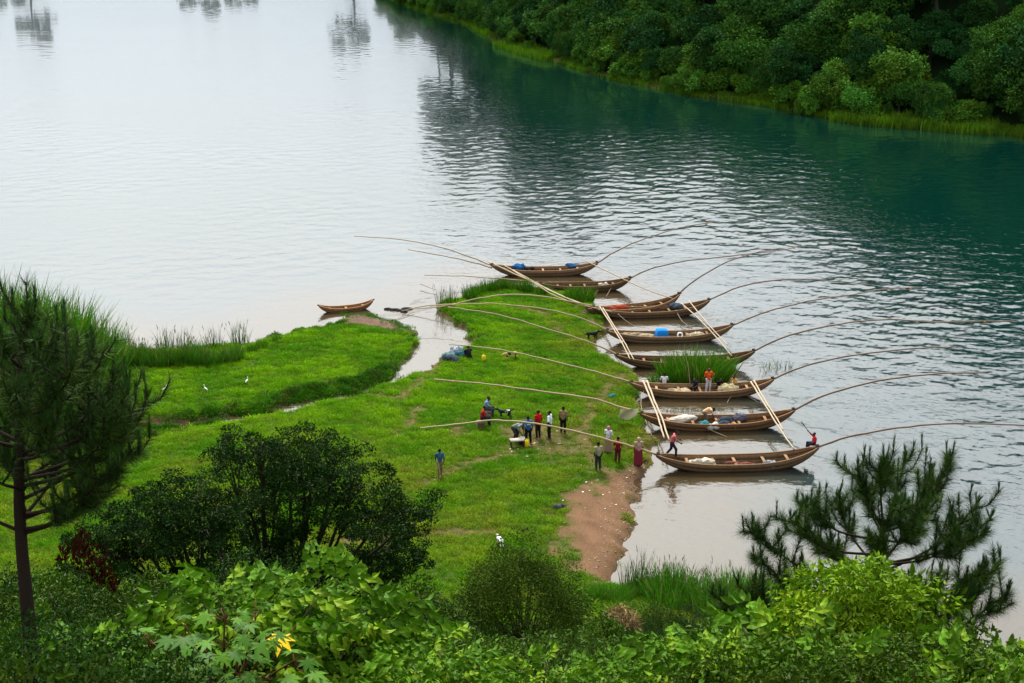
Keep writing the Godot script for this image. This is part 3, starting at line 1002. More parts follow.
# ================= boats =================
const BOATS := [
	{"name": "fishing_boat", "label": "wooden fishing boat with blue tarpaulins moored off the spit's very tip", "group": "moored fishing boats", "at": Vector3(2.73, 0.00, -115.30), "turn": 0.0510, "len": 8.99, "hl": 0.95, "hr": 1.00, "beam": 1.35, "mid": 0.50, "tone": 1.00, "poles": [{"p": [Vector3(-4.33, 0.82, 0), Vector3(-6.25, 1.62, 0), Vector3(-8.73, 2.51, 0), Vector3(-12.04, 3.20, 0), Vector3(-15.83, 3.54, 0)], "r": 0.055, "float": 0, "c": Color(0.44, 0.34, 0.20)},
		{"p": [Vector3(-4.41, 0.65, 0), Vector3(-5.83, 1.10, 0), Vector3(-7.92, 1.64, 0), Vector3(-11.40, 2.33, 0)], "r": 0.060, "float": 0, "c": Color(0.44, 0.34, 0.20)},
		{"p": [Vector3(4.33, 0.87, 0), Vector3(5.91, 1.89, 0), Vector3(7.99, 2.86, 0), Vector3(11.32, 3.89, 0), Vector3(14.59, 4.45, 0)], "r": 0.062, "float": 1, "c": Color(0.20, 0.145, 0.11)}]},
	{"name": "fishing_boat", "label": "wooden fishing boat lying just behind the reeds at the spit tip", "group": "moored fishing boats", "at": Vector3(5.94, 0.00, -110.57), "turn": 0.0773, "len": 7.39, "hl": 0.70, "hr": 1.00, "beam": 1.30, "mid": 0.50, "tone": 1.00, "poles": [{"p": [Vector3(-3.53, 0.70, 0), Vector3(-6.52, 1.10, 0), Vector3(-9.33, 1.36, 0), Vector3(-11.73, 1.50, 0), Vector3(-13.01, 1.57, 0)], "r": 0.050, "float": 0, "c": Color(0.44, 0.34, 0.20)},
		{"p": [Vector3(3.53, 0.88, 0), Vector3(5.23, 1.68, 0), Vector3(7.66, 2.21, 0), Vector3(11.74, 2.63, 0), Vector3(15.66, 3.01, 0), Vector3(17.46, 3.35, 0)], "r": 0.062, "float": 1, "c": Color(0.20, 0.145, 0.11)}]},
	{"name": "fishing_boat", "label": "high ended wooden boat tied along the one with the red cloth", "group": "moored fishing boats", "at": Vector3(9.29, 0.00, -104.36), "turn": 0.2712, "len": 7.62, "hl": 0.70, "hr": 1.25, "beam": 1.30, "mid": 0.50, "tone": 1.05, "poles": [{"p": [Vector3(3.65, 1.14, 0), Vector3(4.61, 1.95, 0), Vector3(7.21, 3.36, 0), Vector3(10.02, 4.08, 0), Vector3(11.63, 4.17, 0)], "r": 0.068, "float": 0, "c": Color(0.20, 0.145, 0.11)}]},
	{"name": "fishing_boat", "label": "wide wooden boat with red cloth and dark bundle aboard", "group": "moored fishing boats", "at": Vector3(10.58, 0.00, -103.58), "turn": 0.1122, "len": 9.11, "hl": 0.90, "hr": 1.15, "beam": 1.50, "mid": 0.50, "tone": 1.00, "poles": [{"p": [Vector3(-3.94, 0.84, 0), Vector3(-6.02, 1.30, 0), Vector3(-8.38, 1.81, 0), Vector3(-10.73, 2.05, 0), Vector3(-13.06, 1.85, 0), Vector3(-15.69, 1.32, 0), Vector3(-18.16, 1.16, 0)], "r": 0.060, "float": 0, "c": Color(0.44, 0.34, 0.20)},
		{"p": [Vector3(4.40, 1.08, 0), Vector3(6.78, 2.07, 0), Vector3(9.26, 2.47, 0), Vector3(11.85, 2.54, 0), Vector3(14.71, 2.25, 0), Vector3(17.36, 1.89, 0)], "r": 0.062, "float": 0, "c": Color(0.20, 0.145, 0.11)}]},
	{"name": "fishing_boat", "label": "wooden boat carrying the bright blue covered box and white ring", "group": "moored fishing boats", "at": Vector3(11.34, 0.00, -97.49), "turn": 0.0565, "len": 9.20, "hl": 0.90, "hr": 1.15, "beam": 1.40, "mid": 0.50, "tone": 1.00, "poles": [{"p": [Vector3(-4.45, 0.86, 0), Vector3(-5.76, 1.52, 0), Vector3(-6.92, 1.99, 0), Vector3(-9.22, 2.59, 0), Vector3(-11.43, 2.89, 0), Vector3(-13.63, 3.04, 0), Vector3(-17.18, 2.91, 0)], "r": 0.060, "float": 0, "c": Color(0.44, 0.34, 0.20)},
		{"p": [Vector3(4.46, 1.04, 0), Vector3(6.52, 1.91, 0), Vector3(8.53, 2.48, 0), Vector3(10.83, 2.96, 0), Vector3(13.21, 3.26, 0), Vector3(15.60, 3.63, 0), Vector3(18.22, 3.70, 0)], "r": 0.062, "float": 1, "c": Color(0.20, 0.145, 0.11)}]},
	{"name": "fishing_boat", "label": "wooden boat half hidden behind the big reed clump", "group": "moored fishing boats", "at": Vector3(11.82, 0.00, -91.81), "turn": 0.0118, "len": 9.48, "hl": 0.90, "hr": 1.15, "beam": 1.40, "mid": 0.50, "tone": 0.95, "poles": [{"p": [Vector3(-4.60, 0.86, 0), Vector3(-5.84, 1.48, 0), Vector3(-7.21, 2.02, 0), Vector3(-9.79, 2.85, 0), Vector3(-11.89, 3.53, 0), Vector3(-13.98, 4.00, 0), Vector3(-16.13, 4.32, 0)], "r": 0.060, "float": 0, "c": Color(0.44, 0.34, 0.20)},
		{"p": [Vector3(4.60, 1.08, 0), Vector3(7.06, 2.25, 0), Vector3(10.41, 3.02, 0), Vector3(13.78, 3.33, 0), Vector3(16.59, 3.14, 0), Vector3(22.23, 3.19, 0)], "r": 0.068, "float": 1, "c": Color(0.20, 0.145, 0.11)}]},
	{"name": "fishing_boat", "label": "wooden boat with several people aboard in front of the reeds", "group": "moored fishing boats", "at": Vector3(12.23, 0.00, -86.15), "turn": 0.0118, "len": 9.27, "hl": 0.95, "hr": 1.15, "beam": 1.45, "mid": 0.50, "tone": 1.10, "poles": [{"p": [Vector3(-4.51, 0.92, 0), Vector3(-5.93, 1.37, 0), Vector3(-7.29, 1.78, 0), Vector3(-10.44, 2.60, 0), Vector3(-12.87, 3.15, 0), Vector3(-14.52, 3.36, 0), Vector3(-16.24, 3.57, 0)], "r": 0.060, "float": 0, "c": Color(0.44, 0.34, 0.20)},
		{"p": [Vector3(4.51, 1.08, 0), Vector3(6.71, 2.06, 0), Vector3(9.87, 2.75, 0), Vector3(13.56, 3.16, 0), Vector3(15.93, 3.24, 0)], "r": 0.068, "float": 0, "c": Color(0.20, 0.145, 0.11)}]},
	{"name": "fishing_boat", "label": "wooden boat loaded with nets and sacks beside the beach boat", "group": "moored fishing boats", "at": Vector3(12.46, 0.00, -80.53), "turn": 0.0213, "len": 9.41, "hl": 1.00, "hr": 1.15, "beam": 1.50, "mid": 0.50, "tone": 1.10, "poles": [{"p": [Vector3(-4.58, 0.97, 0), Vector3(-5.93, 1.40, 0), Vector3(-7.82, 1.99, 0), Vector3(-11.26, 2.53, 0), Vector3(-13.78, 2.90, 0), Vector3(-17.13, 3.28, 0)], "r": 0.065, "float": 1, "c": Color(0.44, 0.34, 0.20)},
		{"p": [Vector3(4.59, 1.09, 0), Vector3(6.89, 2.23, 0), Vector3(10.34, 3.07, 0), Vector3(13.58, 3.41, 0), Vector3(16.07, 3.41, 0)], "r": 0.072, "float": 0, "c": Color(0.20, 0.145, 0.11)}]},
	{"name": "fishing_boat", "label": "wooden boat by the bare beach with people at both ends and mostly empty hull", "group": "moored fishing boats", "at": Vector3(12.75, 0.00, -74.36), "turn": 0.0616, "len": 9.30, "hl": 0.95, "hr": 1.20, "beam": 1.50, "mid": 0.50, "tone": 1.15, "poles": [{"p": [Vector3(-4.48, 0.92, 0), Vector3(-5.68, 1.37, 0), Vector3(-6.76, 1.72, 0), Vector3(-9.53, 2.55, 0), Vector3(-11.88, 3.05, 0), Vector3(-13.99, 3.23, 0), Vector3(-15.93, 3.04, 0), Vector3(-17.87, 2.88, 0)], "r": 0.065, "float": 0, "c": Color(0.44, 0.34, 0.20)},
		{"p": [Vector3(4.48, 1.14, 0), Vector3(6.27, 1.75, 0), Vector3(9.11, 2.23, 0), Vector3(12.44, 2.42, 0), Vector3(16.53, 2.19, 0)], "r": 0.072, "float": 0, "c": Color(0.20, 0.145, 0.11)}]},
	{"name": "canoe", "label": "small dark wooden canoe afloat off the stony point", "group": "", "at": Vector3(-12.78, 0.00, -104.99), "turn": 0.3157, "len": 4.22, "hl": 0.60, "hr": 0.65, "beam": 0.75, "mid": 0.27, "tone": 1.15, "poles": []}]

func hull_point(b: Dictionary, t: float, ring: float, inset: float) -> Vector3:
	# ring 0 = keel, 1 = chine, 2 = side seam, 3 = top edge
	var e: float = b.hr if t > 0.0 else b.hl
	var u := absf(t)
	var half: float = b.beam * 0.5 * pow(maxf(0.0, 1.0 - pow(u, 2.3)), 0.72) + 0.045
	var mid: float = b.mid
	var top: float = mid + (e - mid) * pow(u, 2.7)
	var keel: float = -0.2 + (e - 0.14 + 0.2) * pow(u, 3.6)
	var y := keel
	var z := 0.02
	if ring <= 1.0:
		z = lerpf(0.02, half * 0.62, ring)
		y = lerpf(keel, keel + 0.12 * (1.0 - u), ring)
	else:
		var f := (ring - 1.0) / 2.0
		z = lerpf(half * 0.62, half, pow(f, 0.8))
		y = lerpf(keel + 0.12 * (1.0 - u), top, f)
	return Vector3(t * b.len * 0.5, y + (inset * 0.6 if ring < 1.5 else 0.0), maxf(0.008, z - inset))

func plank(b: Dictionary, r0: float, r1: float, side: float, proud: float, col: Color) -> ArrayMesh:
	var s := Shape.new()
	var n := 30
	var th := 0.035
	for a in n + 1:
		var t := -1.0 + 2.0 * a / n
		var q := [hull_point(b, t, r0, -proud), hull_point(b, t, r1, -proud), hull_point(b, t, r1, th - proud), hull_point(b, t, r0, th - proud)]
		for p in q:
			p.z *= side
			s.vert(p, vary(col, 0.10))
	for a in n:
		for e in 4:
			var p0 := a * 4 + e
			var p1 := a * 4 + (e + 1) % 4
			if side > 0:
				s.quad(p0, p1, p1 + 4, p0 + 4)
			else:
				s.quad(p1, p0, p0 + 4, p1 + 4)
	return s.mesh(false)

func build_boats() -> void:
	rng.seed = 600
	for bi in BOATS.size():
		var b: Dictionary = BOATS[bi]
		var t := thing(b.name, b.label, "boat", b.at, b.turn, b.group)
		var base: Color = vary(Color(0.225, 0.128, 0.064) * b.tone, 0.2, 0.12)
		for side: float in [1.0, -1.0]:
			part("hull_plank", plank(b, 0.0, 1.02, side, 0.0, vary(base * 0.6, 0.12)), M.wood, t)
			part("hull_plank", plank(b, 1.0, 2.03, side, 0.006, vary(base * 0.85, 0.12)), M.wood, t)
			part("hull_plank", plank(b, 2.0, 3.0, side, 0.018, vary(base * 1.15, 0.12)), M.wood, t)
			# gunwale rail
			var g := Shape.new()
			var gp := PackedVector3Array()
			for a in 31:
				var p := hull_point(b, -0.99 + 1.98 * a / 30.0, 3.0, 0.0)
				gp.append(Vector3(p.x, p.y + 0.012, p.z * side))
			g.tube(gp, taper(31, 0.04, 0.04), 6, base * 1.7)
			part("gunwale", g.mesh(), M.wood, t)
		# floor boards
		for f in [-1.0, 0.0, 1.0]:
			var fl := Shape.new()
			fl.sheet(func(u: float, w: float) -> Vector3:
				var tt := -0.72 + 1.44 * u
				var p := hull_point(b, tt, 0.9, 0.04)
				var wd := p.z * 2.0 / 3.0
				return Vector3(p.x, maxf(p.y, -0.12) + 0.09 + 0.008 * absf(f), f * wd * 1.0 + (w - 0.5) * wd * 0.94), 20, 1, vary(base * 0.8, 0.15))
			part("floor_board", fl.mesh(), M.wood, t)
		# thwarts
		var count := 5 if b.len > 7.0 else 3
		for k in count:
			var tt := -0.62 + 1.24 * k / (count - 1.0) + rng.randf_range(-0.03, 0.03)
			var p := hull_point(b, tt, 2.55, 0.02)
			var sh := Shape.new()
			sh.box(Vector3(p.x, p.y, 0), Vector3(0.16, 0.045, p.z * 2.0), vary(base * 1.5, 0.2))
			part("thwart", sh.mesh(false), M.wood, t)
		for k in 9:
			var tt := -0.7 + 1.4 * k / 8.0
			for side: float in [1.0, -1.0]:
				var rb := Shape.new()
				var rp := PackedVector3Array()
				for q in 5:
					var hp := hull_point(b, tt, 1.0 + 1.85 * q / 4.0, 0.055)
					rp.append(Vector3(hp.x, hp.y, hp.z * side))
				rb.tube(rp, taper(5, 0.022, 0.022), 5, vary(base * 0.9, 0.2))
				part("rib", rb.mesh(), M.wood, t)
		# end blocks with lashing
		for e in [-1.0, 1.0]:
			var hh: float = b.hr if e > 0 else b.hl
			var blk := Shape.new()
			var bp := PackedVector3Array([Vector3(e * (b.len * 0.5 - 0.5), hh - 0.13, 0), Vector3(e * (b.len * 0.5 - 0.1), hh - 0.03, 0), Vector3(e * (b.len * 0.5 + 0.12), hh + 0.05, 0)])
			blk.tube(bp, PackedFloat32Array([0.06, 0.085, 0.06]), 7, base * 0.75)
			part("stem_block", blk.mesh(), M.wood, t)
			if b.poles.size() > 0:
				var lash := Shape.new()
				for q in 4:
					var lp := PackedVector3Array()
					for w in 9:
						var an := TAU * w / 8.0
						lp.append(Vector3(e * (b.len * 0.5 - 0.18 + q * 0.045), hh + 0.02 + 0.115 * sin(an), 0.115 * cos(an)))
					lash.tube(lp, taper(9, 0.02, 0.02), 5, Color(0.04, 0.035, 0.03), false)
				part("lashing", lash.mesh(), M.tint, t)
		# long bending net poles fixed to the ends of the boat
		for pl in b.poles:
			var pts := curve_pts(pl.p, 5)
			var sh := Shape.new()
			var n := pts.size()
			for q in range(2, n):
				pts[q] += Vector3(0, noise_b.get_noise_2d(q * 0.5, bi * 9.0), noise_b.get_noise_2d(q * 0.5, bi * 9.0 + 40.0)) * 0.045
			var rr := PackedFloat32Array()
			for q in n:
				rr.append(lerpf(pl.r, pl.r * 0.55, float(q) / (n - 1)) * (1.12 if q % 3 == 0 else 1.0))
			sh.tube(pts, rr, 7, pl.c)
			var po := part("net_pole", sh.mesh(), M.bamboo, t)
			if pl.float > 0:
				var fs := Shape.new()
				var e2: Vector3 = pts[n - 1 - mini(2, n - 1)]
				fs.lump(e2 + Vector3(0, -0.05, 0), Vector3(0.10, 0.09, 0.09), Color(0.50, 0.24, 0.05), 0.3, noise_a, 8)
				part("float", fs.mesh(), M.cloth, po)

func bamboo(called: String, pts: Array, r0: float, r1: float, col: Color, label: String, category: String, group := "") -> Node3D:
	var a: Vector3 = pts[0]
	var rel := []
	for p in pts:
		rel.append(p - a)
	var cp := curve_pts(rel, 6)
	var s := Shape.new()
	var rr := PackedFloat32Array()
	for q in range(1, cp.size() - 1):
		cp[q] += Vector3(noise_b.get_noise_2d(q * 0.4, a.x * 7.0), noise_b.get_noise_2d(q * 0.4, a.z * 7.0 + 40.0), 0) * r0 * 0.45
	for q in cp.size():
		rr.append(lerpf(r0, r1, float(q) / (cp.size() - 1)) * (1.12 if q % 3 == 0 else 1.0))
	s.tube(cp, rr, 7, col)
	return single(called, s.mesh(), M.bamboo, label, category, Transform3D(Basis(), a), group)

func build_beams() -> void:
	var tan := Color(0.36, 0.27, 0.16)
	var pale := Color(0.44, 0.36, 0.25)
	var g := "long poles tying the boats together"
	for a in [
		[[Vector3(-1.94, 0.95, -115.88), Vector3(1.45, 0.85, -110.35), Vector3(4.18, 0.80, -105.68), Vector3(6.85, 0.75, -102.40)], 0.07, tan, "thick tan pole across the shore ends of the three boats at the spit tip"],
		[[Vector3(-0.67, 0.85, -115.28), Vector3(1.84, 0.90, -109.29), Vector3(3.71, 0.85, -105.51), Vector3(6.47, 0.90, -102.42)], 0.06, tan, "second tan pole lashed across the shore ends of the boats at the spit tip"],
		[[Vector3(0.08, 0.80, -113.88), Vector3(2.84, 0.85, -108.02), Vector3(4.85, 0.80, -104.87), Vector3(7.50, 0.80, -101.98)], 0.05, pale, "thin pale pole beside the thick ones on the boats at the spit tip"],
		[[Vector3(6.09, 1.00, -116.35), Vector3(8.38, 1.00, -111.61), Vector3(10.47, 0.95, -107.68), Vector3(12.48, 0.90, -105.07)], 0.05, tan, "slim tan pole joining the lakeward ends of the boats at the spit tip"],
		[[Vector3(6.64, 0.95, -102.78), Vector3(7.25, 0.85, -98.34), Vector3(7.68, 0.90, -94.26), Vector3(7.98, 0.85, -90.96)], 0.06, pale, "pale pole across the shore ends of the boats by the reeds"],
		[[Vector3(6.86, 0.90, -102.68), Vector3(7.47, 0.95, -97.31), Vector3(7.94, 0.85, -93.96), Vector3(8.22, 0.90, -90.60)], 0.055, pale, "second pale pole across the shore ends of the boats by the reeds"],
		[[Vector3(12.88, 0.95, -103.83), Vector3(13.78, 0.95, -99.48), Vector3(14.38, 1.00, -95.30), Vector3(14.94, 0.90, -91.44)], 0.055, pale, "pale pole across the lakeward ends of the boats by the reeds"],
		[[Vector3(13.50, 1.05, -104.03), Vector3(13.99, 1.10, -99.49), Vector3(14.58, 1.00, -95.76), Vector3(14.99, 0.95, -93.66)], 0.05, pale, "shorter pale pole across the lakeward ends of the boats by the reeds"],
		[[Vector3(8.42, 1.05, -86.01), Vector3(8.64, 0.95, -82.80), Vector3(8.81, 0.90, -79.52), Vector3(8.84, 0.85, -76.78)], 0.075, pale, "pale pole across the shore ends of the three boats by the beach"],
		[[Vector3(8.66, 1.10, -85.87), Vector3(8.84, 1.00, -82.32), Vector3(9.01, 0.95, -79.72), Vector3(9.08, 0.90, -76.35)], 0.075, pale, "twin pale pole across the shore ends of the three boats by the beach"],
		[[Vector3(15.35, 1.00, -85.96), Vector3(15.54, 1.00, -82.14), Vector3(15.75, 0.95, -78.42), Vector3(16.05, 0.90, -75.00)], 0.065, pale, "pale pole across the lakeward ends of the three boats by the beach"],
		[[Vector3(15.55, 1.05, -86.01), Vector3(15.67, 1.05, -82.18), Vector3(15.87, 1.00, -79.43), Vector3(15.90, 1.00, -77.66)], 0.06, pale, "shorter pale pole across the lakeward ends of the boats by the beach"]]:
		bamboo("tie_pole", a[0], a[1] * 0.85, a[1] * 0.6, a[2], a[3], "pole", g)
	# mooring ropes
	var rp := Color(0.30, 0.24, 0.16)
	for a in [
		[[Vector3(14.58, 0.50, -86.20), Vector3(15.16, 0.15, -85.67), Vector3(15.72, 0.02, -84.74)], "slack rope running from the boat with the orange shirted man to the water"],
		[[Vector3(14.51, 0.50, -86.20), Vector3(14.04, 0.20, -85.53), Vector3(13.68, 0.02, -84.74)], "short rope dropping beside the boat with the orange shirted man"],
		[[Vector3(11.33, 0.50, -79.88), Vector3(12.08, 0.20, -79.50), Vector3(12.86, 0.02, -78.99)], "rope trailing from the boat loaded with nets"],
		[[Vector3(12.47, 0.50, -103.48), Vector3(12.73, 0.20, -101.64), Vector3(13.35, 0.02, -100.47)], "rope trailing from the boat with the red cloth"],
		[[Vector3(7.99, 0.50, -102.44), Vector3(8.54, 0.20, -101.64), Vector3(9.03, 0.02, -101.21)], "rope by the shore end of the boat with the red cloth"],
		[[Vector3(8.27, 0.50, -110.99), Vector3(7.87, 0.25, -109.81), Vector3(7.48, 0.02, -108.61)], "rope hanging from the boat lying behind the reed tip"],
		[[Vector3(8.67, 0.60, -86.50), Vector3(8.08, 0.40, -83.38), Vector3(8.31, 0.30, -78.45)], "mooring rope along the muddy edge beside the net boat"]]:
		bamboo("mooring_rope", a[0], 0.018, 0.018, rp, a[1], "rope", "ropes between the boats")
	# poles left lying and leaning on the spit and in the shallows
	for a in [
		[[Vector3(-8.44, 0.15, -104.36), Vector3(-6.68, 0.50, -104.53), Vector3(-3.80, 1.00, -103.66)], 0.04, "bent tan pole leaning over the reeds at the inlet mouth"],
		[[Vector3(-11.49, 0.02, -97.61), Vector3(-9.16, 0.05, -101.86), Vector3(-7.51, 0.10, -104.27)], 0.03, "thin pole floating in the inlet mouth"],
		[[Vector3(-7.49, 0.30, -111.40), Vector3(-6.12, 0.20, -109.99)], 0.03, "short dark pole standing out of the water beyond the reeds"],
		[[Vector3(11.57, 0.50, -86.96), Vector3(11.45, 1.60, -87.36), Vector3(11.18, 2.60, -87.65)], 0.035, "pole propped upright among the reeds between boats"]]:
		bamboo("loose_pole", a[0], a[1], a[1] * 0.7, tan * 0.8, a[2], "pole", "loose poles")

# ================= figures =================
func nets(bones: Array, cell: float, k: float, col: Color) -> Shape:
	var lo := Vector3(1e9, 1e9, 1e9)
	var hi := -lo
	for b in bones:
		var r: float = maxf(b[2], b[3]) + cell * 3.0
		for e in 2:
			var p: Vector3 = b[e]
			lo = lo.min(p - Vector3(r, r, r))
			hi = hi.max(p + Vector3(r, r, r))
	var nx := int((hi.x - lo.x) / cell) + 2
	var ny := int((hi.y - lo.y) / cell) + 2
	var nz := int((hi.z - lo.z) / cell) + 2
	var f := PackedFloat32Array()
	f.resize(nx * ny * nz)
	f.fill(1.0)
	for b in bones:
		var a: Vector3 = b[0]
		var ab: Vector3 = b[1] - a
		var ra: float = b[2]
		var rb: float = b[3]
		var l2 := maxf(ab.length_squared(), 1e-8)
		var m := maxf(ra, rb) + cell * 2.5 + k
		var l: Vector3 = (a.min(b[1]) - Vector3(m, m, m) - lo) / cell
		var h: Vector3 = (a.max(b[1]) + Vector3(m, m, m) - lo) / cell
		for z in range(maxi(0, int(l.z)), mini(nz, int(h.z) + 1)):
			for y in range(maxi(0, int(l.y)), mini(ny, int(h.y) + 1)):
				var row := (z * ny + y) * nx
				for x in range(maxi(0, int(l.x)), mini(nx, int(h.x) + 1)):
					var p := lo + Vector3(x, y, z) * cell - a
					var t := clampf(p.dot(ab) / l2, 0.0, 1.0)
					var d := (p - ab * t).length() - lerpf(ra, rb, t)
					var o := f[row + x]
					var s := maxf(k - absf(o - d), 0.0) / k
					f[row + x] = minf(o, d) - s * s * k * 0.25
	var s := Shape.new()
	var ids := PackedInt32Array()
	ids.resize(nx * ny * nz)
	ids.fill(-1)
	var step := [0, 1, nx, nx + 1, nx * ny, nx * ny + 1, nx * ny + nx, nx * ny + nx + 1]
	var corner := [Vector3(0, 0, 0), Vector3(1, 0, 0), Vector3(0, 1, 0), Vector3(1, 1, 0), Vector3(0, 0, 1), Vector3(1, 0, 1), Vector3(0, 1, 1), Vector3(1, 1, 1)]
	var edges := [[0, 1], [2, 3], [4, 5], [6, 7], [0, 2], [1, 3], [4, 6], [5, 7], [0, 4], [1, 5], [2, 6], [3, 7]]
	for z in nz - 1:
		for y in ny - 1:
			for x in nx - 1:
				var i0 := (z * ny + y) * nx + x
				if absf(f[i0]) > cell * 2.0:
					continue
				var neg := 0
				for q in 8:
					if f[i0 + step[q]] < 0.0:
						neg += 1
				if neg == 0 or neg == 8:
					continue
				var sum := Vector3.ZERO
				var n := 0
				for e in edges:
					var fa := f[i0 + step[e[0]]]
					var fb := f[i0 + step[e[1]]]
					if (fa < 0.0) != (fb < 0.0):
						sum += corner[e[0]].lerp(corner[e[1]], fa / (fa - fb))
						n += 1
				ids[i0] = s.vert(lo + (Vector3(x, y, z) + sum / n) * cell, col)
	for z in range(1, nz - 1):
		for y in range(1, ny - 1):
			for x in range(1, nx - 1):
				var i0 := (z * ny + y) * nx + x
				var a := f[i0]
				if absf(a) > cell * 2.0:
					continue
				var sets := [[1, nx, nx * ny], [nx, nx * ny, 1], [nx * ny, 1, nx]]
				for q in sets:
					var b := f[i0 + q[0]]
					if (a < 0.0) != (b < 0.0):
						var v0 := ids[i0]
						var v1 := ids[i0 - q[1]]
						var v2 := ids[i0 - q[1] - q[2]]
						var v3 := ids[i0 - q[2]]
						if v0 < 0 or v1 < 0 or v2 < 0 or v3 < 0:
							continue
						if a < 0.0:
							s.quad(v0, v3, v2, v1)
						else:
							s.quad(v0, v1, v2, v3)
	return s

func join(into: Shape, other: Shape, xf: Transform3D) -> void:
	var k := into.v.size()
	into.v.append_array(xf * other.v)
	into.c.append_array(other.c)
	var flip := xf.basis.determinant() < 0.0
	for q in range(0, other.i.size(), 3):
		into.i.append(other.i[q] + k)
		into.i.append(other.i[q + (2 if flip else 1)] + k)
		into.i.append(other.i[q + (1 if flip else 2)] + k)

var hand_shape: Shape
var head_shape: Shape
var poses := {}

func make_head_and_hand() -> void:
	var w := Color(1, 1, 1)
	var h := []
	# palm lies in the x-y plane, fingers along -y, thumb on +x
	for q in 4:
		var x := -0.030 + q * 0.020
		h.append([Vector3(x * 0.6, 0.0, 0), Vector3(x, -0.085, 0.002), 0.013, 0.011])
		var ln: float = [0.055, 0.072, 0.078, 0.070][q]
		var k := Vector3(x * 1.05, -0.085, 0.002)
		var m := k + Vector3(0, -ln * 0.5, 0.012)
		h.append([k, m, 0.010, 0.009])
		h.append([m, m + Vector3(0, -ln * 0.42, 0.026), 0.009, 0.0075])
	h.append([Vector3(0.022, -0.02, 0.004), Vector3(0.052, -0.055, 0.014), 0.013, 0.011])
	h.append([Vector3(0.052, -0.055, 0.014), Vector3(0.062, -0.088, 0.024), 0.011, 0.008])
	hand_shape = nets(h, 0.006, 0.006, w)
	var b := []
	b.append([Vector3(0, 0.03, -0.012), Vector3(0, 0.035, 0.015), 0.094, 0.085])
	b.append([Vector3(0, -0.03, 0.03), Vector3(0, -0.085, 0.052), 0.064, 0.036])
	b.append([Vector3(0, 0.01, 0.092), Vector3(0, -0.022, 0.112), 0.010, 0.016])
	b.append([Vector3(-0.03, 0.03, 0.088), Vector3(0.03, 0.03, 0.088), 0.014, 0.014])
	b.append([Vector3(-0.018, -0.055, 0.088), Vector3(0.018, -0.055, 0.088), 0.010, 0.010])
	for s: float in [-1.0, 1.0]:
		b.append([Vector3(s * 0.086, 0.015, -0.005), Vector3(s * 0.094, -0.025, 0.0), 0.014, 0.010])
		b.append([Vector3(s * 0.04, -0.02, 0.07), Vector3(s * 0.03, -0.04, 0.075), 0.022, 0.016])
	head_shape = nets(b, 0.011, 0.022, w)
	for s: float in [-1.0, 1.0]:
		head_shape.lump(Vector3(s * 0.033, 0.006, 0.086), Vector3(0.015, 0.010, 0.012), Color(1, 1, 1), 0.0, noise_a, 8)
		head_shape.lump(Vector3(s * 0.033, 0.006, 0.097), Vector3(0.006, 0.006, 0.004), Color(0.1, 0.1, 0.1), 0.0, noise_a, 6)

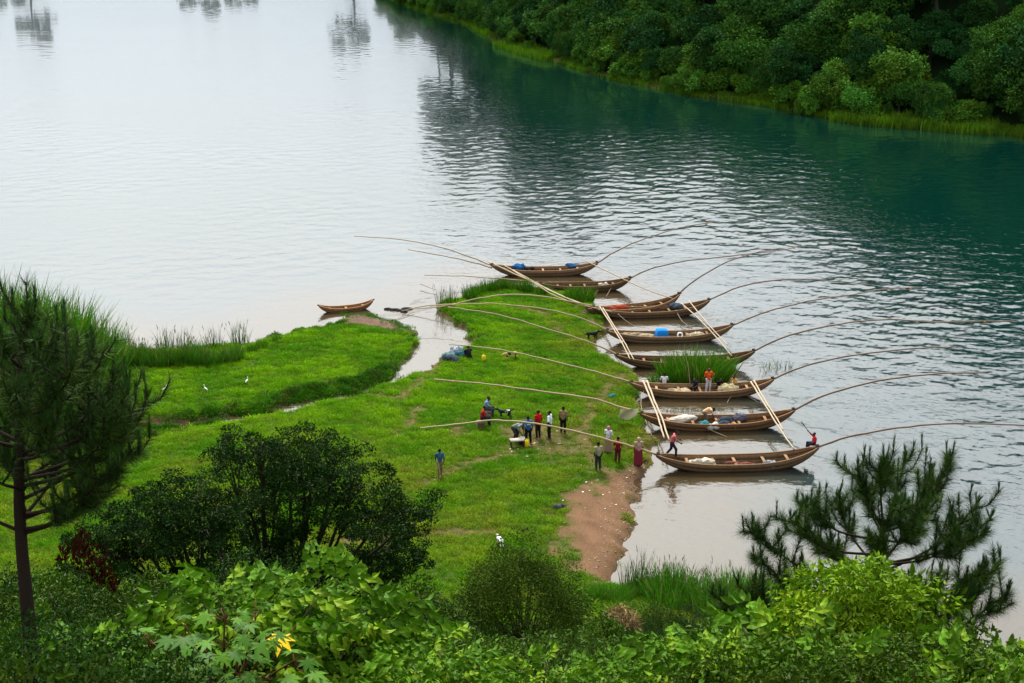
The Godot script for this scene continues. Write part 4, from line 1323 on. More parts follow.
func pose(kind: String) -> Dictionary:
	if poses.has(kind):
		return poses[kind]
	var j := {"pelvis": Vector3(0, 0.94, 0), "chest": Vector3(0, 1.26, 0.0), "neck": Vector3(0, 1.44, 0.0), "head": Vector3(0, 1.60, 0.02), "look": Vector3(0, 0, 1)}
	for s: float in [-1.0, 1.0]:
		var n := "l" if s < 0 else "r"
		j["sh" + n] = Vector3(s * 0.185, 1.40, 0)
		j["el" + n] = Vector3(s * 0.245, 1.13, -0.03)
		j["wr" + n] = Vector3(s * 0.245, 0.89, 0.05)
		j["hi" + n] = Vector3(s * 0.09, 0.92, 0)
		j["kn" + n] = Vector3(s * 0.105, 0.50, 0.02)
		j["an" + n] = Vector3(s * 0.11, 0.09, -0.02)
		j["to" + n] = Vector3(s * 0.13, 0.035, 0.15)
	match kind:
		"hands_front":
			j.ell = Vector3(-0.26, 1.14, 0.02); j.wrl = Vector3(-0.10, 1.08, 0.24)
			j.elr = Vector3(0.26, 1.14, 0.02); j.wrr = Vector3(0.10, 1.05, 0.25)
		"hand_hip":
			j.elr = Vector3(0.38, 1.16, -0.06); j.wrr = Vector3(0.19, 1.0, 0.08)
			j.anl = Vector3(-0.16, 0.09, 0.03); j.tol = Vector3(-0.2, 0.035, 0.2); j.knl = Vector3(-0.13, 0.5, 0.05)
		"walk":
			j.knl = Vector3(-0.10, 0.52, 0.18); j.anl = Vector3(-0.10, 0.10, 0.24); j.tol = Vector3(-0.11, 0.07, 0.41)
			j.knr = Vector3(0.10, 0.50, -0.04); j.anr = Vector3(0.10, 0.14, -0.30); j.tor = Vector3(0.11, 0.035, -0.16)
			j.ell = Vector3(-0.24, 1.14, -0.14); j.wrl = Vector3(-0.22, 0.92, -0.16)
			j.elr = Vector3(0.24, 1.14, 0.06); j.wrr = Vector3(0.22, 0.95, 0.2)
		"stride":
			j.pelvis = Vector3(0, 0.88, 0); j.chest = Vector3(0, 1.18, 0.10); j.neck = Vector3(0, 1.35, 0.17); j.head = Vector3(0, 1.48, 0.26); j.look = Vector3(0, -0.5, 1)
			j.shl = Vector3(-0.185, 1.31, 0.14); j.shr = Vector3(0.185, 1.31, 0.14)
			j.hil = Vector3(-0.09, 0.86, 0); j.hir = Vector3(0.09, 0.86, 0)
			j.knl = Vector3(-0.11, 0.50, 0.24); j.anl = Vector3(-0.12, 0.09, 0.24); j.tol = Vector3(-0.13, 0.035, 0.41)
			j.knr = Vector3(0.12, 0.46, -0.02); j.anr = Vector3(0.13, 0.10, -0.30); j.tor = Vector3(0.14, 0.035, -0.15)
			j.ell = Vector3(-0.27, 1.08, 0.26); j.wrl = Vector3(-0.24, 0.94, 0.45)
			j.elr = Vector3(0.27, 1.08, 0.22); j.wrr = Vector3(0.25, 0.98, 0.44)
		"bend":
			j.pelvis = Vector3(0, 0.82, -0.16); j.chest = Vector3(0, 0.98, 0.14); j.neck = Vector3(0, 0.99, 0.33); j.head = Vector3(0, 0.96, 0.47); j.look = Vector3(0, -0.9, 0.45)
			j.shl = Vector3(-0.185, 0.99, 0.28); j.shr = Vector3(0.185, 0.99, 0.28)
			j.ell = Vector3(-0.22, 0.73, 0.36); j.wrl = Vector3(-0.12, 0.52, 0.45)
			j.elr = Vector3(0.22, 0.73, 0.36); j.wrr = Vector3(0.12, 0.50, 0.48)
			j.hil = Vector3(-0.10, 0.80, -0.15); j.hir = Vector3(0.10, 0.80, -0.15)
			j.knl = Vector3(-0.15, 0.46, 0.04); j.knr = Vector3(0.15, 0.46, 0.04)
			j.anl = Vector3(-0.16, 0.09, -0.06); j.anr = Vector3(0.16, 0.09, -0.06)
			j.tol = Vector3(-0.19, 0.035, 0.11); j.tor = Vector3(0.19, 0.035, 0.11)
		"sit":
			# on the ground or a low ledge, knees up
			j.pelvis = Vector3(0, 0.13, 0); j.chest = Vector3(0, 0.43, 0.05); j.neck = Vector3(0, 0.61, 0.10); j.head = Vector3(0, 0.76, 0.15)
			j.shl = Vector3(-0.185, 0.57, 0.08); j.shr = Vector3(0.185, 0.57, 0.08)
			j.ell = Vector3(-0.25, 0.42, 0.30); j.wrl = Vector3(-0.12, 0.46, 0.50)
			j.elr = Vector3(0.25, 0.42, 0.30); j.wrr = Vector3(0.12, 0.44, 0.50)
			j.hil = Vector3(-0.10, 0.12, 0.02); j.hir = Vector3(0.10, 0.12, 0.02)
			j.knl = Vector3(-0.15, 0.44, 0.36); j.knr = Vector3(0.15, 0.44, 0.36)
			j.anl = Vector3(-0.14, 0.08, 0.56); j.anr = Vector3(0.14, 0.08, 0.56)
			j.tol = Vector3(-0.15, 0.03, 0.73); j.tor = Vector3(0.15, 0.03, 0.73)
		"perch":
			# sitting up on a ledge 0.42 m above the feet, one arm raised
			j.pelvis = Vector3(0, 0.52, 0); j.chest = Vector3(0, 0.83, -0.02); j.neck = Vector3(0, 1.01, 0.0); j.head = Vector3(0, 1.17, 0.03)
			j.shl = Vector3(-0.185, 0.97, 0); j.shr = Vector3(0.185, 0.97, 0)
			j.ell = Vector3(-0.22, 1.14, 0.20); j.wrl = Vector3(-0.19, 1.32, 0.36)
			j.elr = Vector3(0.25, 0.72, 0.08); j.wrr = Vector3(0.18, 0.60, 0.30)
			j.hil = Vector3(-0.10, 0.51, 0.03); j.hir = Vector3(0.10, 0.51, 0.03)
			j.knl = Vector3(-0.13, 0.55, 0.42); j.knr = Vector3(0.13, 0.50, 0.42)
			j.anl = Vector3(-0.13, 0.12, 0.46); j.anr = Vector3(0.13, 0.09, 0.40)
			j.tol = Vector3(-0.14, 0.06, 0.63); j.tor = Vector3(0.14, 0.035, 0.57)
		"perch_calm":
			j.pelvis = Vector3(0, 0.52, 0); j.chest = Vector3(0, 0.82, 0.06); j.neck = Vector3(0, 0.99, 0.12); j.head = Vector3(0, 1.14, 0.18); j.look = Vector3(0, -0.3, 1)
			j.shl = Vector3(-0.185, 0.95, 0.10); j.shr = Vector3(0.185, 0.95, 0.10)
			j.ell = Vector3(-0.26, 0.72, 0.20); j.wrl = Vector3(-0.12, 0.64, 0.40)
			j.elr = Vector3(0.26, 0.72, 0.20); j.wrr = Vector3(0.12, 0.62, 0.40)
			j.hil = Vector3(-0.10, 0.51, 0.03); j.hir = Vector3(0.10, 0.51, 0.03)
			j.knl = Vector3(-0.14, 0.52, 0.44); j.knr = Vector3(0.14, 0.50, 0.44)
			j.anl = Vector3(-0.13, 0.09, 0.46); j.anr = Vector3(0.13, 0.09, 0.40)
			j.tol = Vector3(-0.14, 0.035, 0.63); j.tor = Vector3(0.14, 0.035, 0.57)
	var bones := [[j.pelvis, j.chest, 0.125, 0.125], [j.chest, j.neck, 0.12, 0.06], [j.neck, j.head, 0.052, 0.055]]
	var shirt := [[j.pelvis.lerp(j.chest, 0.1), j.chest, 0.145, 0.15], [j.chest, j.chest.lerp(j.neck, 0.75), 0.145, 0.085], [j.shl, j.shr, 0.075, 0.075]]
	var pants := [[j.hil, j.hir, 0.125, 0.125]]
	var skirt := []
	for s in ["l", "r"]:
		bones.append([j["sh" + s], j["el" + s], 0.05, 0.04])
		bones.append([j["el" + s], j["wr" + s], 0.04, 0.027])
		bones.append([j.chest.lerp(j.neck, 0.6), j["sh" + s], 0.07, 0.058])
		bones.append([j["hi" + s], j["kn" + s], 0.085, 0.055])
		bones.append([j["kn" + s], j["an" + s], 0.055, 0.036])
		bones.append([j["an" + s] + Vector3(0, -0.03, -0.03), j["to" + s], 0.04, 0.028])
		shirt.append([j["sh" + s], j["sh" + s].lerp(j["el" + s], 0.85), 0.068, 0.058])
		pants.append([j["hi" + s], j["kn" + s], 0.105, 0.078])
		pants.append([j["kn" + s], j["kn" + s].lerp(j["an" + s], 0.9), 0.078, 0.066])
		skirt.append([j["hi" + s], j["kn" + s].lerp(j["an" + s], 0.85), 0.14, 0.16])
	var body := nets(bones, 0.024, 0.045, Color(1, 1, 1))
	var look: Vector3 = j.look
	look = look.normalized()
	var xa := Vector3.UP.cross(look).normalized()
	join(body, head_shape, Transform3D(Basis(xa, look.cross(xa), look), j.head))
	for s in ["l", "r"]:
		var d: Vector3 = (j["wr" + s] - j["el" + s]).normalized()
		var y := -d
		var side := 1.0 if s == "r" else -1.0
		# palm faces the body, thumb forward
		var zz := (Vector3(-side, 0, 0) - y * Vector3(-side, 0, 0).dot(y)).normalized()
		var xx := y.cross(zz)
		if xx.z < 0.0:
			xx = -xx
		join(body, hand_shape, Transform3D(Basis(xx, y, zz), j["wr" + s]))
	var shorts := [[j.hil, j.hir, 0.125, 0.125], [j.hil, j.knl, 0.105, 0.10], [j.hir, j.knr, 0.105, 0.10]]
	poses[kind] = {"j": j, "body": body.mesh(), "shirt": nets(shirt, 0.026, 0.04, Color(1, 1, 1)).mesh(), "pants": nets(pants, 0.026, 0.03, Color(1, 1, 1)).mesh(), "skirt": nets(skirt, 0.03, 0.12, Color(1, 1, 1)).mesh(), "shorts": nets(shorts, 0.026, 0.03, Color(1, 1, 1)).mesh()}
	return poses[kind]

func cloth_mat(c: Color) -> StandardMaterial3D:
	var m: StandardMaterial3D = M.cloth.duplicate()
	m.albedo_color = c.linear_to_srgb()
	return m

func person(kind: String, at: Vector3, turn_deg: float, size: float, top: Color, bottom: Color, lower: String, label: String, head := Color(0.012, 0.010, 0.009), scarf := false) -> Node3D:
	var p := pose(kind)
	var t := thing("person", label, "person", at, deg_to_rad(turn_deg), "people at the fishing camp")
	t.scale = Vector3(size, size, size)
	var skin := flat_mat(Color(0.060, 0.032, 0.020) * rng.randf_range(0.8, 1.3), 0.5, 0.4)
	part("body", p.body, skin, t)
	part("shirt", p.shirt, cloth_mat(top), t)
	part("trousers" if lower == "pants" else lower, p[lower], cloth_mat(bottom), t)
	var hs := Shape.new()
	var h: Vector3 = p.j.head
	var look: Vector3 = p.j.look.normalized()
	hs.lump(h + Vector3(0, 0.048, 0) - look * 0.022, Vector3(0.096, 0.085, 0.1), Color(1, 1, 1), 0.06, noise_a, 14)
	if scarf:
		hs.lump(h + Vector3(0, -0.03, 0) - look * 0.04, Vector3(0.1, 0.13, 0.09), Color(1, 1, 1), 0.1, noise_a, 12)
	part("headscarf" if scarf else "hair", hs.mesh(), cloth_mat(head), t)
	return t

func build_people() -> void:
	make_head_and_hand()
	rng.seed = 700
	var g := 0.38
	var navy := Color(0.016, 0.018, 0.028)
	var black := Color(0.012, 0.012, 0.014)
	person("stand", on_ground(4.81, -73.34), 200, 0.98, Color(0.34, 0.30, 0.18), Color(0.03, 0.04, 0.035), "pants", "person in pale khaki shirt and dark trousers on the grass edge above the bare beach")
	person("hands_front", on_ground(5.53, -75.80), 150, 0.95, Color(0.62, 0.62, 0.66), Color(0.30, 0.19, 0.14), "skirt", "person in white top and pink cap beside the one in maroon", Color(0.55, 0.16, 0.25), true)
	person("hands_front", on_ground(5.97, -74.33), 160, 0.92, Color(0.25, 0.012, 0.022), Color(0.10, 0.02, 0.03), "pants", "person in maroon jacket standing under the beach boat's net pole")
	person("stand", on_ground(7.11, -74.04), 190, 1.0, Color(0.42, 0.27, 0.20), Color(0.20, 0.025, 0.04), "skirt", "woman in pale pink wrap and long dark red skirt beside the water", Color(0.45, 0.30, 0.22), true)
	person("stand", on_ground(3.04, -78.88), 165, 0.98, Color(0.28, 0.18, 0.09), black, "pants", "person in brown shirt standing apart at the edge of the trodden patch")
	person("hand_hip", on_ground(2.21, -77.93), 250, 1.02, Color(0.72, 0.76, 0.84), black, "pants", "person in white long shirt and black trousers beside the red shirted one")
	person("stand", on_ground(1.54, -78.09), 220, 1.02, Color(0.50, 0.014, 0.012), Color(0.03, 0.022, 0.02), "pants", "person in bright red shirt and dark trousers in the middle of the standing group")
	var blue := person("hand_hip", on_ground(0.94, -77.16), 190, 1.02, Color(0.03, 0.11, 0.34), black, "pants", "person in blue shirt with white back print beside the cooking spot")
	var pr := Shape.new()
	for q in 4:
		pr.box(Vector3(-0.075 + q * 0.05, 1.26 + (0.004 if q % 2 == 0 else -0.004), -0.158), Vector3(0.036, 0.075, 0.006), Color(1, 1, 1))
	part("shirt_print", pr.mesh(false), cloth_mat(Color(0.7, 0.72, 0.75)), blue)
	person("bend", on_ground(0.24, -77.78), 60, 1.0, Color(0.20, 0.23, 0.20), Color(0.05, 0.045, 0.04), "pants", "person in grey green shirt bending over the cooking spot")
	person("perch_calm", on_ground(-1.60, -81.68), 80, 1.0, Color(0.20, 0.28, 0.44), Color(0.05, 0.07, 0.11), "pants", "person in light blue shirt seated on the ground crate near the black dog")
	person("perch_calm", on_ground(-1.81, -80.01), 95, 1.0, Color(0.34, 0.03, 0.025), navy, "pants", "person in red top and dark trousers seated beside the light blue shirted one")
	person("walk", on_ground(-3.99, -72.50), 190, 0.94, Color(0.035, 0.10, 0.19), Color(0.33, 0.24, 0.15), "shorts", "person in blue jacket and beige shorts walking alone on the narrow path")
	person("sit", on_ground(-2.96, -92.72), 200, 1.0, Color(0.02, 0.022, 0.03), black, "pants", "person in dark clothes sitting beside the blue bundles at the inlet")
	# on the boats
	person("stride", Vector3(9.04, 0.62, -74.56), 90, 0.98, Color(0.50, 0.13, 0.13), Color(0.035, 0.022, 0.045), "pants", "person in pink red shirt stepping along a boat's shore end")
	var prow := person("perch", Vector3(17.31, 0.55, -75.62), -82, 0.86, Color(0.62, 0.02, 0.04), Color(0.02, 0.02, 0.035), "pants", "person in bright red shirt sitting on a boat tip with raised arm")
	person("perch_calm", Vector3(9.90, 0.02, -86.95), 180, 0.95, Color(0.60, 0.58, 0.60), black, "pants", "person in white top with dark trousers seated in the shore end of the reed boat")
	person("hand_hip", Vector3(12.71, 0.02, -86.57), 10, 1.0, Color(0.72, 0.10, 0.02), Color(0.58, 0.56, 0.58), "pants", "person in orange shirt and white trousers standing in the boat against the reeds")
	person("perch_calm", Vector3(14.49, 0.02, -86.76), -60, 0.95, Color(0.55, 0.33, 0.08), Color(0.14, 0.1, 0.05), "pants", "person in yellow ochre shirt seated at the lakeward end of the reed boat")
	person("perch_calm", Vector3(13.36, 0.02, -86.57), 30, 0.85, black, navy, "pants", "person in black seated just lakeward of the orange shirted one")
	person("perch_calm", Vector3(11.87, 0.02, -86.57), -30, 0.85, Color(0.02, 0.024, 0.035), black, "pants", "person in dark navy seated just shoreward of the orange shirted one")
	person("bend", Vector3(11.86, 0.05, -81.03), 95, 0.95, Color(0.60, 0.42, 0.24), Color(0.16, 0.10, 0.07), "pants", "person in pale tan shirt bending over the nets in the loaded boat")
	# the stick in the raised hand
	var hp: Vector3 = prow.transform * Vector3(-0.19, 1.36, 0.40)
	var st := Shape.new()
	var axis: Vector3 = (prow.transform.basis * Vector3(0.1, 1.0, 0.75)).normalized()
	st.tube(PackedVector3Array([-axis * 0.15, axis * 0.3, axis * 0.75]), PackedFloat32Array([0.022, 0.022, 0.03]), 6, Color(0.05, 0.035, 0.025))
	single("stick", st.mesh(), M.wood, "dark stick held up by the red shirted person on a boat tip", "stick", Transform3D(Basis(), hp))

# ================= animals =================
func quadruped(bulk: float, neck_up: float, leg: float, horn: bool, tail_up: bool) -> Shape:
	# body length about 0.75, height at the back about leg + 0.22, facing +x
	var b := []
	var y := leg
	b.append([Vector3(0.27, y + 0.10, 0), Vector3(-0.05, y + 0.11, 0), 0.125 * bulk, 0.105 * bulk])
	b.append([Vector3(-0.05, y + 0.11, 0), Vector3(-0.30, y + 0.13, 0), 0.100 * bulk, 0.105 * bulk])
	var hd := Vector3(0.50, y + 0.22 + neck_up, 0)
	b.append([Vector3(0.29, y + 0.15, 0), hd, 0.085 * bulk, 0.06])
	b.append([hd, hd + Vector3(0.07, 0.0, 0), 0.07, 0.055])
	b.append([hd + Vector3(0.07, -0.01, 0), hd + Vector3(0.19, -0.05, 0), 0.05, 0.03])
	var te := Vector3(-0.58, y + (0.34 if tail_up else 0.05), 0)
	b.append([Vector3(-0.38, y + 0.18, 0), te, 0.03, 0.018])
	for s: float in [-1.0, 1.0]:
		b.append([hd + Vector3(-0.02, 0.05, s * 0.04), hd + Vector3(-0.05, 0.12, s * 0.075), 0.024, 0.012])
		if horn:
			b.append([hd + Vector3(0.0, 0.06, s * 0.025), hd + Vector3(-0.09, 0.15, s * 0.05), 0.016, 0.010])
		var f := s * 0.03
		b.append([Vector3(0.27, y + 0.06, s * 0.075), Vector3(0.23 + f, y * 0.66, s * 0.085), 0.062, 0.038])
		b.append([Vector3(0.23 + f, y * 0.66, s * 0.085), Vector3(0.27 + f, y * 0.33, s * 0.085), 0.036, 0.028])
		b.append([Vector3(0.27 + f, y * 0.33, s * 0.085), Vector3(0.265 + f, 0.03, s * 0.085), 0.026, 0.022])
		b.append([Vector3(0.265 + f, 0.022, s * 0.085), Vector3(0.30 + f, 0.02, s * 0.085), 0.024, 0.02])
		b.append([Vector3(-0.30, y + 0.10, s * 0.07), Vector3(-0.24 - f, y * 0.72, s * 0.085), 0.085, 0.05])
		b.append([Vector3(-0.24 - f, y * 0.72, s * 0.085), Vector3(-0.39 - f, y * 0.38, s * 0.085), 0.046, 0.027])
		b.append([Vector3(-0.39 - f, y * 0.38, s * 0.085), Vector3(-0.365 - f, 0.03, s * 0.085), 0.026, 0.022])
		b.append([Vector3(-0.365 - f, 0.022, s * 0.085), Vector3(-0.33 - f, 0.02, s * 0.085), 0.024, 0.02])
	return nets(b, 0.018, 0.03, Color(1, 1, 1))

func patch(s: Shape, a: Color, b: Color, cut: float, freq: float) -> Shape:
	for k in s.v.size():
		s.c[k] = b if noise_a.get_noise_3dv(s.v[k] * freq + Vector3(7, 3, 1)) > cut else a
	return s

func build_animals() -> void:
	var black := Color(0.012, 0.012, 0.013)
	var dog := patch(quadruped(0.95, 0.02, 0.36, false, true), black, Color(0.55, 0.55, 0.55), 0.34, 2.2)
	single("dog", dog.mesh(), M.tint, "black dog with white chest beside the seated pair on the grass", "dog", Transform3D(Basis(Vector3.UP, PI * 0.95), on_ground(-0.43, -81.17)))
	var dog2 := patch(quadruped(0.9, -0.12, 0.36, false, false), black, Color(0.42, 0.27, 0.11), -0.05, 2.0)
	single("dog", dog2.mesh(), M.tint, "black and tan dog sniffing the grass near the yellow can by the inlet", "dog", Transform3D(Basis(Vector3.UP, PI * 1.1), on_ground(-0.07, -92.29)))
	var goat := quadruped(1.15, 0.0, 0.40, true, false)
	patch(goat, black, black, 1.0, 1.0)
	single("goat", goat.mesh(), M.tint, "black goat standing at the grass edge below the boat with the blue bundle", "goat", Transform3D(Basis(Vector3.UP, PI * 0.1).scaled(Vector3(1.05, 1.05, 1.05)), on_ground(5.75, -97.16)))
	var sheep := patch(quadruped(1.3, -0.03, 0.36, false, false), Color(0.68, 0.66, 0.62), black, 0.12, 2.3)
	single("goat", sheep.mesh(), M.tint, "white goat with black patches behind the yellow tipped bush", "goat", Transform3D(Basis(Vector3.UP, PI * 0.62).scaled(Vector3(0.75, 0.75, 0.75)), on_ground(-0.60, -63.86)))
	# white egrets on the left meadow
	var spots := [[on_ground(-22.34, -85.95), 0.4, "white egret on the left meadow nearest the pine"], [on_ground(-19.70, -85.95), 2.6, "white egret on the left meadow between two others"], [on_ground(-17.33, -87.46), 1.2, "white egret on the left meadow closest to the reed shore and inlet"]]
	for a in spots:
		var t := thing("egret", a[2], "bird", a[0], a[1], "egrets on the meadow")
		t.scale = Vector3(0.72, 0.72, 0.72)
		var b := [[Vector3(0.08, 0.36, 0), Vector3(-0.08, 0.31, 0), 0.065, 0.06], [Vector3(-0.08, 0.31, 0), Vector3(-0.24, 0.24, 0), 0.05, 0.02], [Vector3(0.1, 0.38, 0), Vector3(0.17, 0.46, 0), 0.035, 0.024], [Vector3(0.17, 0.46, 0), Vector3(0.13, 0.56, 0), 0.024, 0.02], [Vector3(0.13, 0.56, 0), Vector3(0.18, 0.64, 0), 0.02, 0.022], [Vector3(0.18, 0.64, 0), Vector3(0.22, 0.645, 0), 0.03, 0.02]]
		part("body", nets(b, 0.014, 0.03, Color(0.85, 0.85, 0.83)).mesh(), M.tint, t)
		var beak := Shape.new()
		beak.tube(PackedVector3Array([Vector3(0.23, 0.645, 0), Vector3(0.33, 0.63, 0)]), PackedFloat32Array([0.014, 0.003]), 6, Color(0.5, 0.35, 0.05))
		part("beak", beak.mesh(), M.tint, t)
		for s: float in [-1.0, 1.0]:
			var lg := Shape.new()
			lg.tube(PackedVector3Array([Vector3(0.0, 0.3, s * 0.03), Vector3(-0.02, 0.15, s * 0.035), Vector3(0.01, 0.0, s * 0.04), Vector3(0.08, 0.0, s * 0.05)]), PackedFloat32Array([0.014, 0.01, 0.009, 0.007]), 5, Color(0.05, 0.05, 0.04))
			part("leg", lg.mesh(), M.tint, t)

# ================= loads, bundles, small things =================
func heap(called: String, at: Vector3, size: Vector3, col: Color, label: String, category: String, turn := 0.0, rough := 0.7, group := "") -> void:
	# a crumpled heap of cloth, net or sacking: several folded lumps in one heap
	rng.seed = hash(label)
	var s := Shape.new()
	for k in 7:
		var o := Vector3(rng.randf_range(-0.6, 0.6) * size.x, rng.randf_range(0.1, 0.5) * size.y, rng.randf_range(-0.5, 0.5) * size.z)
		s.lump(o, Vector3(size.x * rng.randf_range(0.3, 0.55), size.y * rng.randf_range(0.35, 0.6), size.z * rng.randf_range(0.35, 0.6)), vary(col, 0.15), rough, noise_a, 14)
	single(called, s.mesh(), M.cloth, label, category, Transform3D(Basis(Vector3.UP, turn), at), group)

func jerrycan(at: Vector3, col: Color, turn: float, label: String) -> void:
	var t := thing("jerrycan", label, "jerrycan", at, turn)
	var s := Shape.new()
	# bevelled body
	var w := 0.14
	var d := 0.10
	var ring := func(y: float, k: float) -> Array:
		var out := []
		for q in [[1.0, 0.7], [0.8, 1.0], [-0.8, 1.0], [-1.0, 0.7], [-1.0, -0.7], [-0.8, -1.0], [0.8, -1.0], [1.0, -0.7]]:
			out.append(Vector3(q[0] * w * k, y, q[1] * d * k))
		return out
	var ys := [[0.0, 0.88], [0.03, 1.0], [0.32, 1.0], [0.40, 0.8], [0.42, 0.5]]
	for y in ys:
		for p in ring.call(y[0], y[1]):
			s.vert(p, col)
	for a in ys.size() - 1:
		for q in 8:
			var p0 := a * 8 + q
			var p1 := a * 8 + (q + 1) % 8
			s.quad(p0, p0 + 8, p1 + 8, p1)
	for q in 6:
		s.i.append_array([32, 32 + q + 2, 32 + q + 1])
	part("body", s.mesh(false), M.tint, t)
	var h := Shape.new()
	h.tube(curve_pts([Vector3(-0.09, 0.41, 0), Vector3(-0.07, 0.48, 0), Vector3(0.02, 0.48, 0), Vector3(0.04, 0.42, 0)], 3), taper(10, 0.016, 0.016), 6, col * 0.9)
	part("handle", h.mesh(), M.tint, t)
	var c := Shape.new()
	c.tube(PackedVector3Array([Vector3(0.09, 0.39, 0), Vector3(0.10, 0.47, 0)]), PackedFloat32Array([0.032, 0.032]), 8, Color(0.03, 0.03, 0.03))
	part("cap", c.mesh(), M.tint, t)

func build_small_things() -> void:
	var cream := Color(0.52, 0.47, 0.37)
	# loads in the boats
	heap("fishing_net", Vector3(10.66, 0.22, -74.42), Vector3(0.9, 0.4, 0.45), cream, "cream net heap in the shore end of the boat by the bare beach", "fishing net")
	heap("fishing_net", Vector3(10.26, 0.25, -81.02), Vector3(1.2, 0.42, 0.45), Color(0.58, 0.54, 0.45), "long pale net heap in the shore end of the loaded boat", "fishing net")
	heap("net_bundle", Vector3(12.88, 0.20, -80.48), Vector3(0.9, 0.5, 0.45), Color(0.06, 0.075, 0.10), "dark blue grey bundle in the loaded boat's middle", "bundle")
	heap("net_bundle", Vector3(13.99, 0.25, -81.02), Vector3(0.55, 0.45, 0.4), Color(0.10, 0.10, 0.13), "small dark bundle toward the lakeward end of the loaded boat", "bundle")
	heap("sack", Vector3(11.70, 0.20, -80.31), Vector3(0.4, 0.4, 0.35), Color(0.04, 0.22, 0.24), "teal sack under the bending person in the loaded boat", "sack")
	heap("sack", Vector3(12.20, 0.20, -79.99), Vector3(0.45, 0.35, 0.35), Color(0.62, 0.58, 0.52), "white sack in the middle of the loaded boat", "sack")
	heap("sack", Vector3(13.32, 0.20, -80.15), Vector3(0.3, 0.35, 0.3), Color(0.45, 0.24, 0.08), "orange brown sack in the loaded boat", "sack")
	heap("fishing_net", Vector3(13.90, 0.25, -86.32), Vector3(0.9, 0.45, 0.4), Color(0.50, 0.42, 0.24), "straw coloured net heap beside the ochre shirted person", "fishing net")
	heap("fishing_net", Vector3(10.86, 0.18, -86.33), Vector3(0.8, 0.3, 0.4), Color(0.46, 0.36, 0.24), "tan net heap in the shore end of the reed boat", "fishing net")
	heap("net_bundle", Vector3(14.59, 0.20, -74.18), Vector3(0.5, 0.4, 0.35), Color(0.22, 0.26, 0.30), "grey bundle at the lakeward end of the boat by the bare beach", "bundle")
	heap("cloth", Vector3(12.89, 0.15, -74.16), Vector3(0.9, 0.3, 0.3), Color(0.16, 0.06, 0.045), "dark red brown cloth spread in the boat by the bare beach", "cloth")
	heap("cloth", Vector3(7.86, 0.45, -103.90), Vector3(0.9, 0.3, 0.35), Color(0.42, 0.07, 0.035), "red cloth lying across the shore end of the wide boat", "cloth")
	heap("fishing_net", Vector3(8.95, 0.25, -97.61), Vector3(1.3, 0.4, 0.45), Color(0.34, 0.27, 0.18), "brown net heap in the boat with the blue bundle", "fishing net")
	heap("fishing_net", Vector3(13.26, 0.30, -97.45), Vector3(0.9, 0.35, 0.4), Color(0.42, 0.35, 0.24), "tan net heap near the white ring", "fishing net")
	heap("net_bundle", Vector3(12.59, 0.35, -104.50), Vector3(0.6, 0.45, 0.4), Color(0.07, 0.09, 0.12), "dark grey bundle at the lakeward end of the wide boat", "bundle")
	heap("tarpaulin", Vector3(0.59, 0.40, -115.66), Vector3(0.55, 0.45, 0.35), Color(0.03, 0.14, 0.34), "blue tarpaulin at the shore end of the boat off the spit's very tip", "tarpaulin")
	heap("tarpaulin", Vector3(5.24, 0.45, -116.12), Vector3(0.75, 0.35, 0.35), Color(0.03, 0.10, 0.22), "dark blue tarpaulin at the lakeward end of the boat off the spit's very tip", "tarpaulin")
	heap("net_bundle", Vector3(1.51, 0.35, -115.52), Vector3(0.35, 0.35, 0.3), Color(0.05, 0.04, 0.04), "small black bundle beside the blue tarpaulin in the boat off the spit's very tip", "bundle")
	heap("sack", Vector3(7.36, 0.35, -110.63), Vector3(0.4, 0.3, 0.3), Color(0.6, 0.56, 0.48), "white sack in the boat lying behind the reed tip", "sack")
	# blue covered engine box
	var t := thing("covered_box", "bright blue tarpaulin over a box in the middle of a moored boat", "box", Vector3(10.79, 0.12, -97.54), 0.1)
	var s := Shape.new()
	s.box(Vector3(0, 0.28, 0), Vector3(0.75, 0.5, 0.6), Color(0.17, 0.11, 0.06))
	part("box", s.mesh(false), M.wood, t)
	var tp := Shape.new()
	var drape := func(u: float, w: float) -> Vector3:
		var a := (u - 0.5) * 2.0
		var b := (w - 0.5) * 2.0
		var e := maxf(absf(a), absf(b))
		var y := 0.62 + 0.16 * (1.0 - a * a) * (1.0 - b * b) if e < 0.62 else lerpf(0.6, 0.12, (e - 0.62) / 0.38)
		var f := 1.0 if e < 0.62 else 0.62 / e * (1.0 + 0.25 * (e - 0.62))
		return Vector3(a * f * 0.66, y + 0.05 * noise_a.get_noise_2d(u * 7.0, w * 7.0), b * f * 0.54)
	tp.sheet(drape, 18, 18, Color(0.02, 0.22, 0.62))
	part("tarpaulin_cover", tp.mesh(), M.cloth, t)
	# white ring
	var rg := Shape.new()
	var rp := PackedVector3Array()
	for q in 21:
		rp.append(Vector3(cos(TAU * q / 20.0) * 0.17, 0.24 + sin(TAU * q / 20.0) * 0.17, 0))
	rg.tube(rp, taper(21, 0.055, 0.055), 8, Color(0.75, 0.75, 0.75), false)
	single("ring_float", rg.mesh(), M.tint, "white ring float leaning beside the blue covered box", "float", Transform3D(Basis(Vector3.RIGHT, -0.35), Vector3(12.09, 0.25, -97.26)))
	# cloth hung over the second boat's pole end
	var fl := Shape.new()
	fl.sheet(func(u: float, w: float) -> Vector3: return Vector3(-1.0 + 1.1 * u - 0.18 * w, -0.75 * w * (1.0 - 0.25 * u) + 0.06 * sin(u * 9.0) * w, 0.10 * sin(u * 6.0 + w * 3.0)), 14, 10, Color(0.52, 0.47, 0.30))
	single("hanging_cloth", fl.mesh(), M.cloth, "pale yellow cloth hanging from the pole at the net boat's shore end", "cloth", Transform3D(Basis(), Vector3(7.55, 1.32, -80.28)))
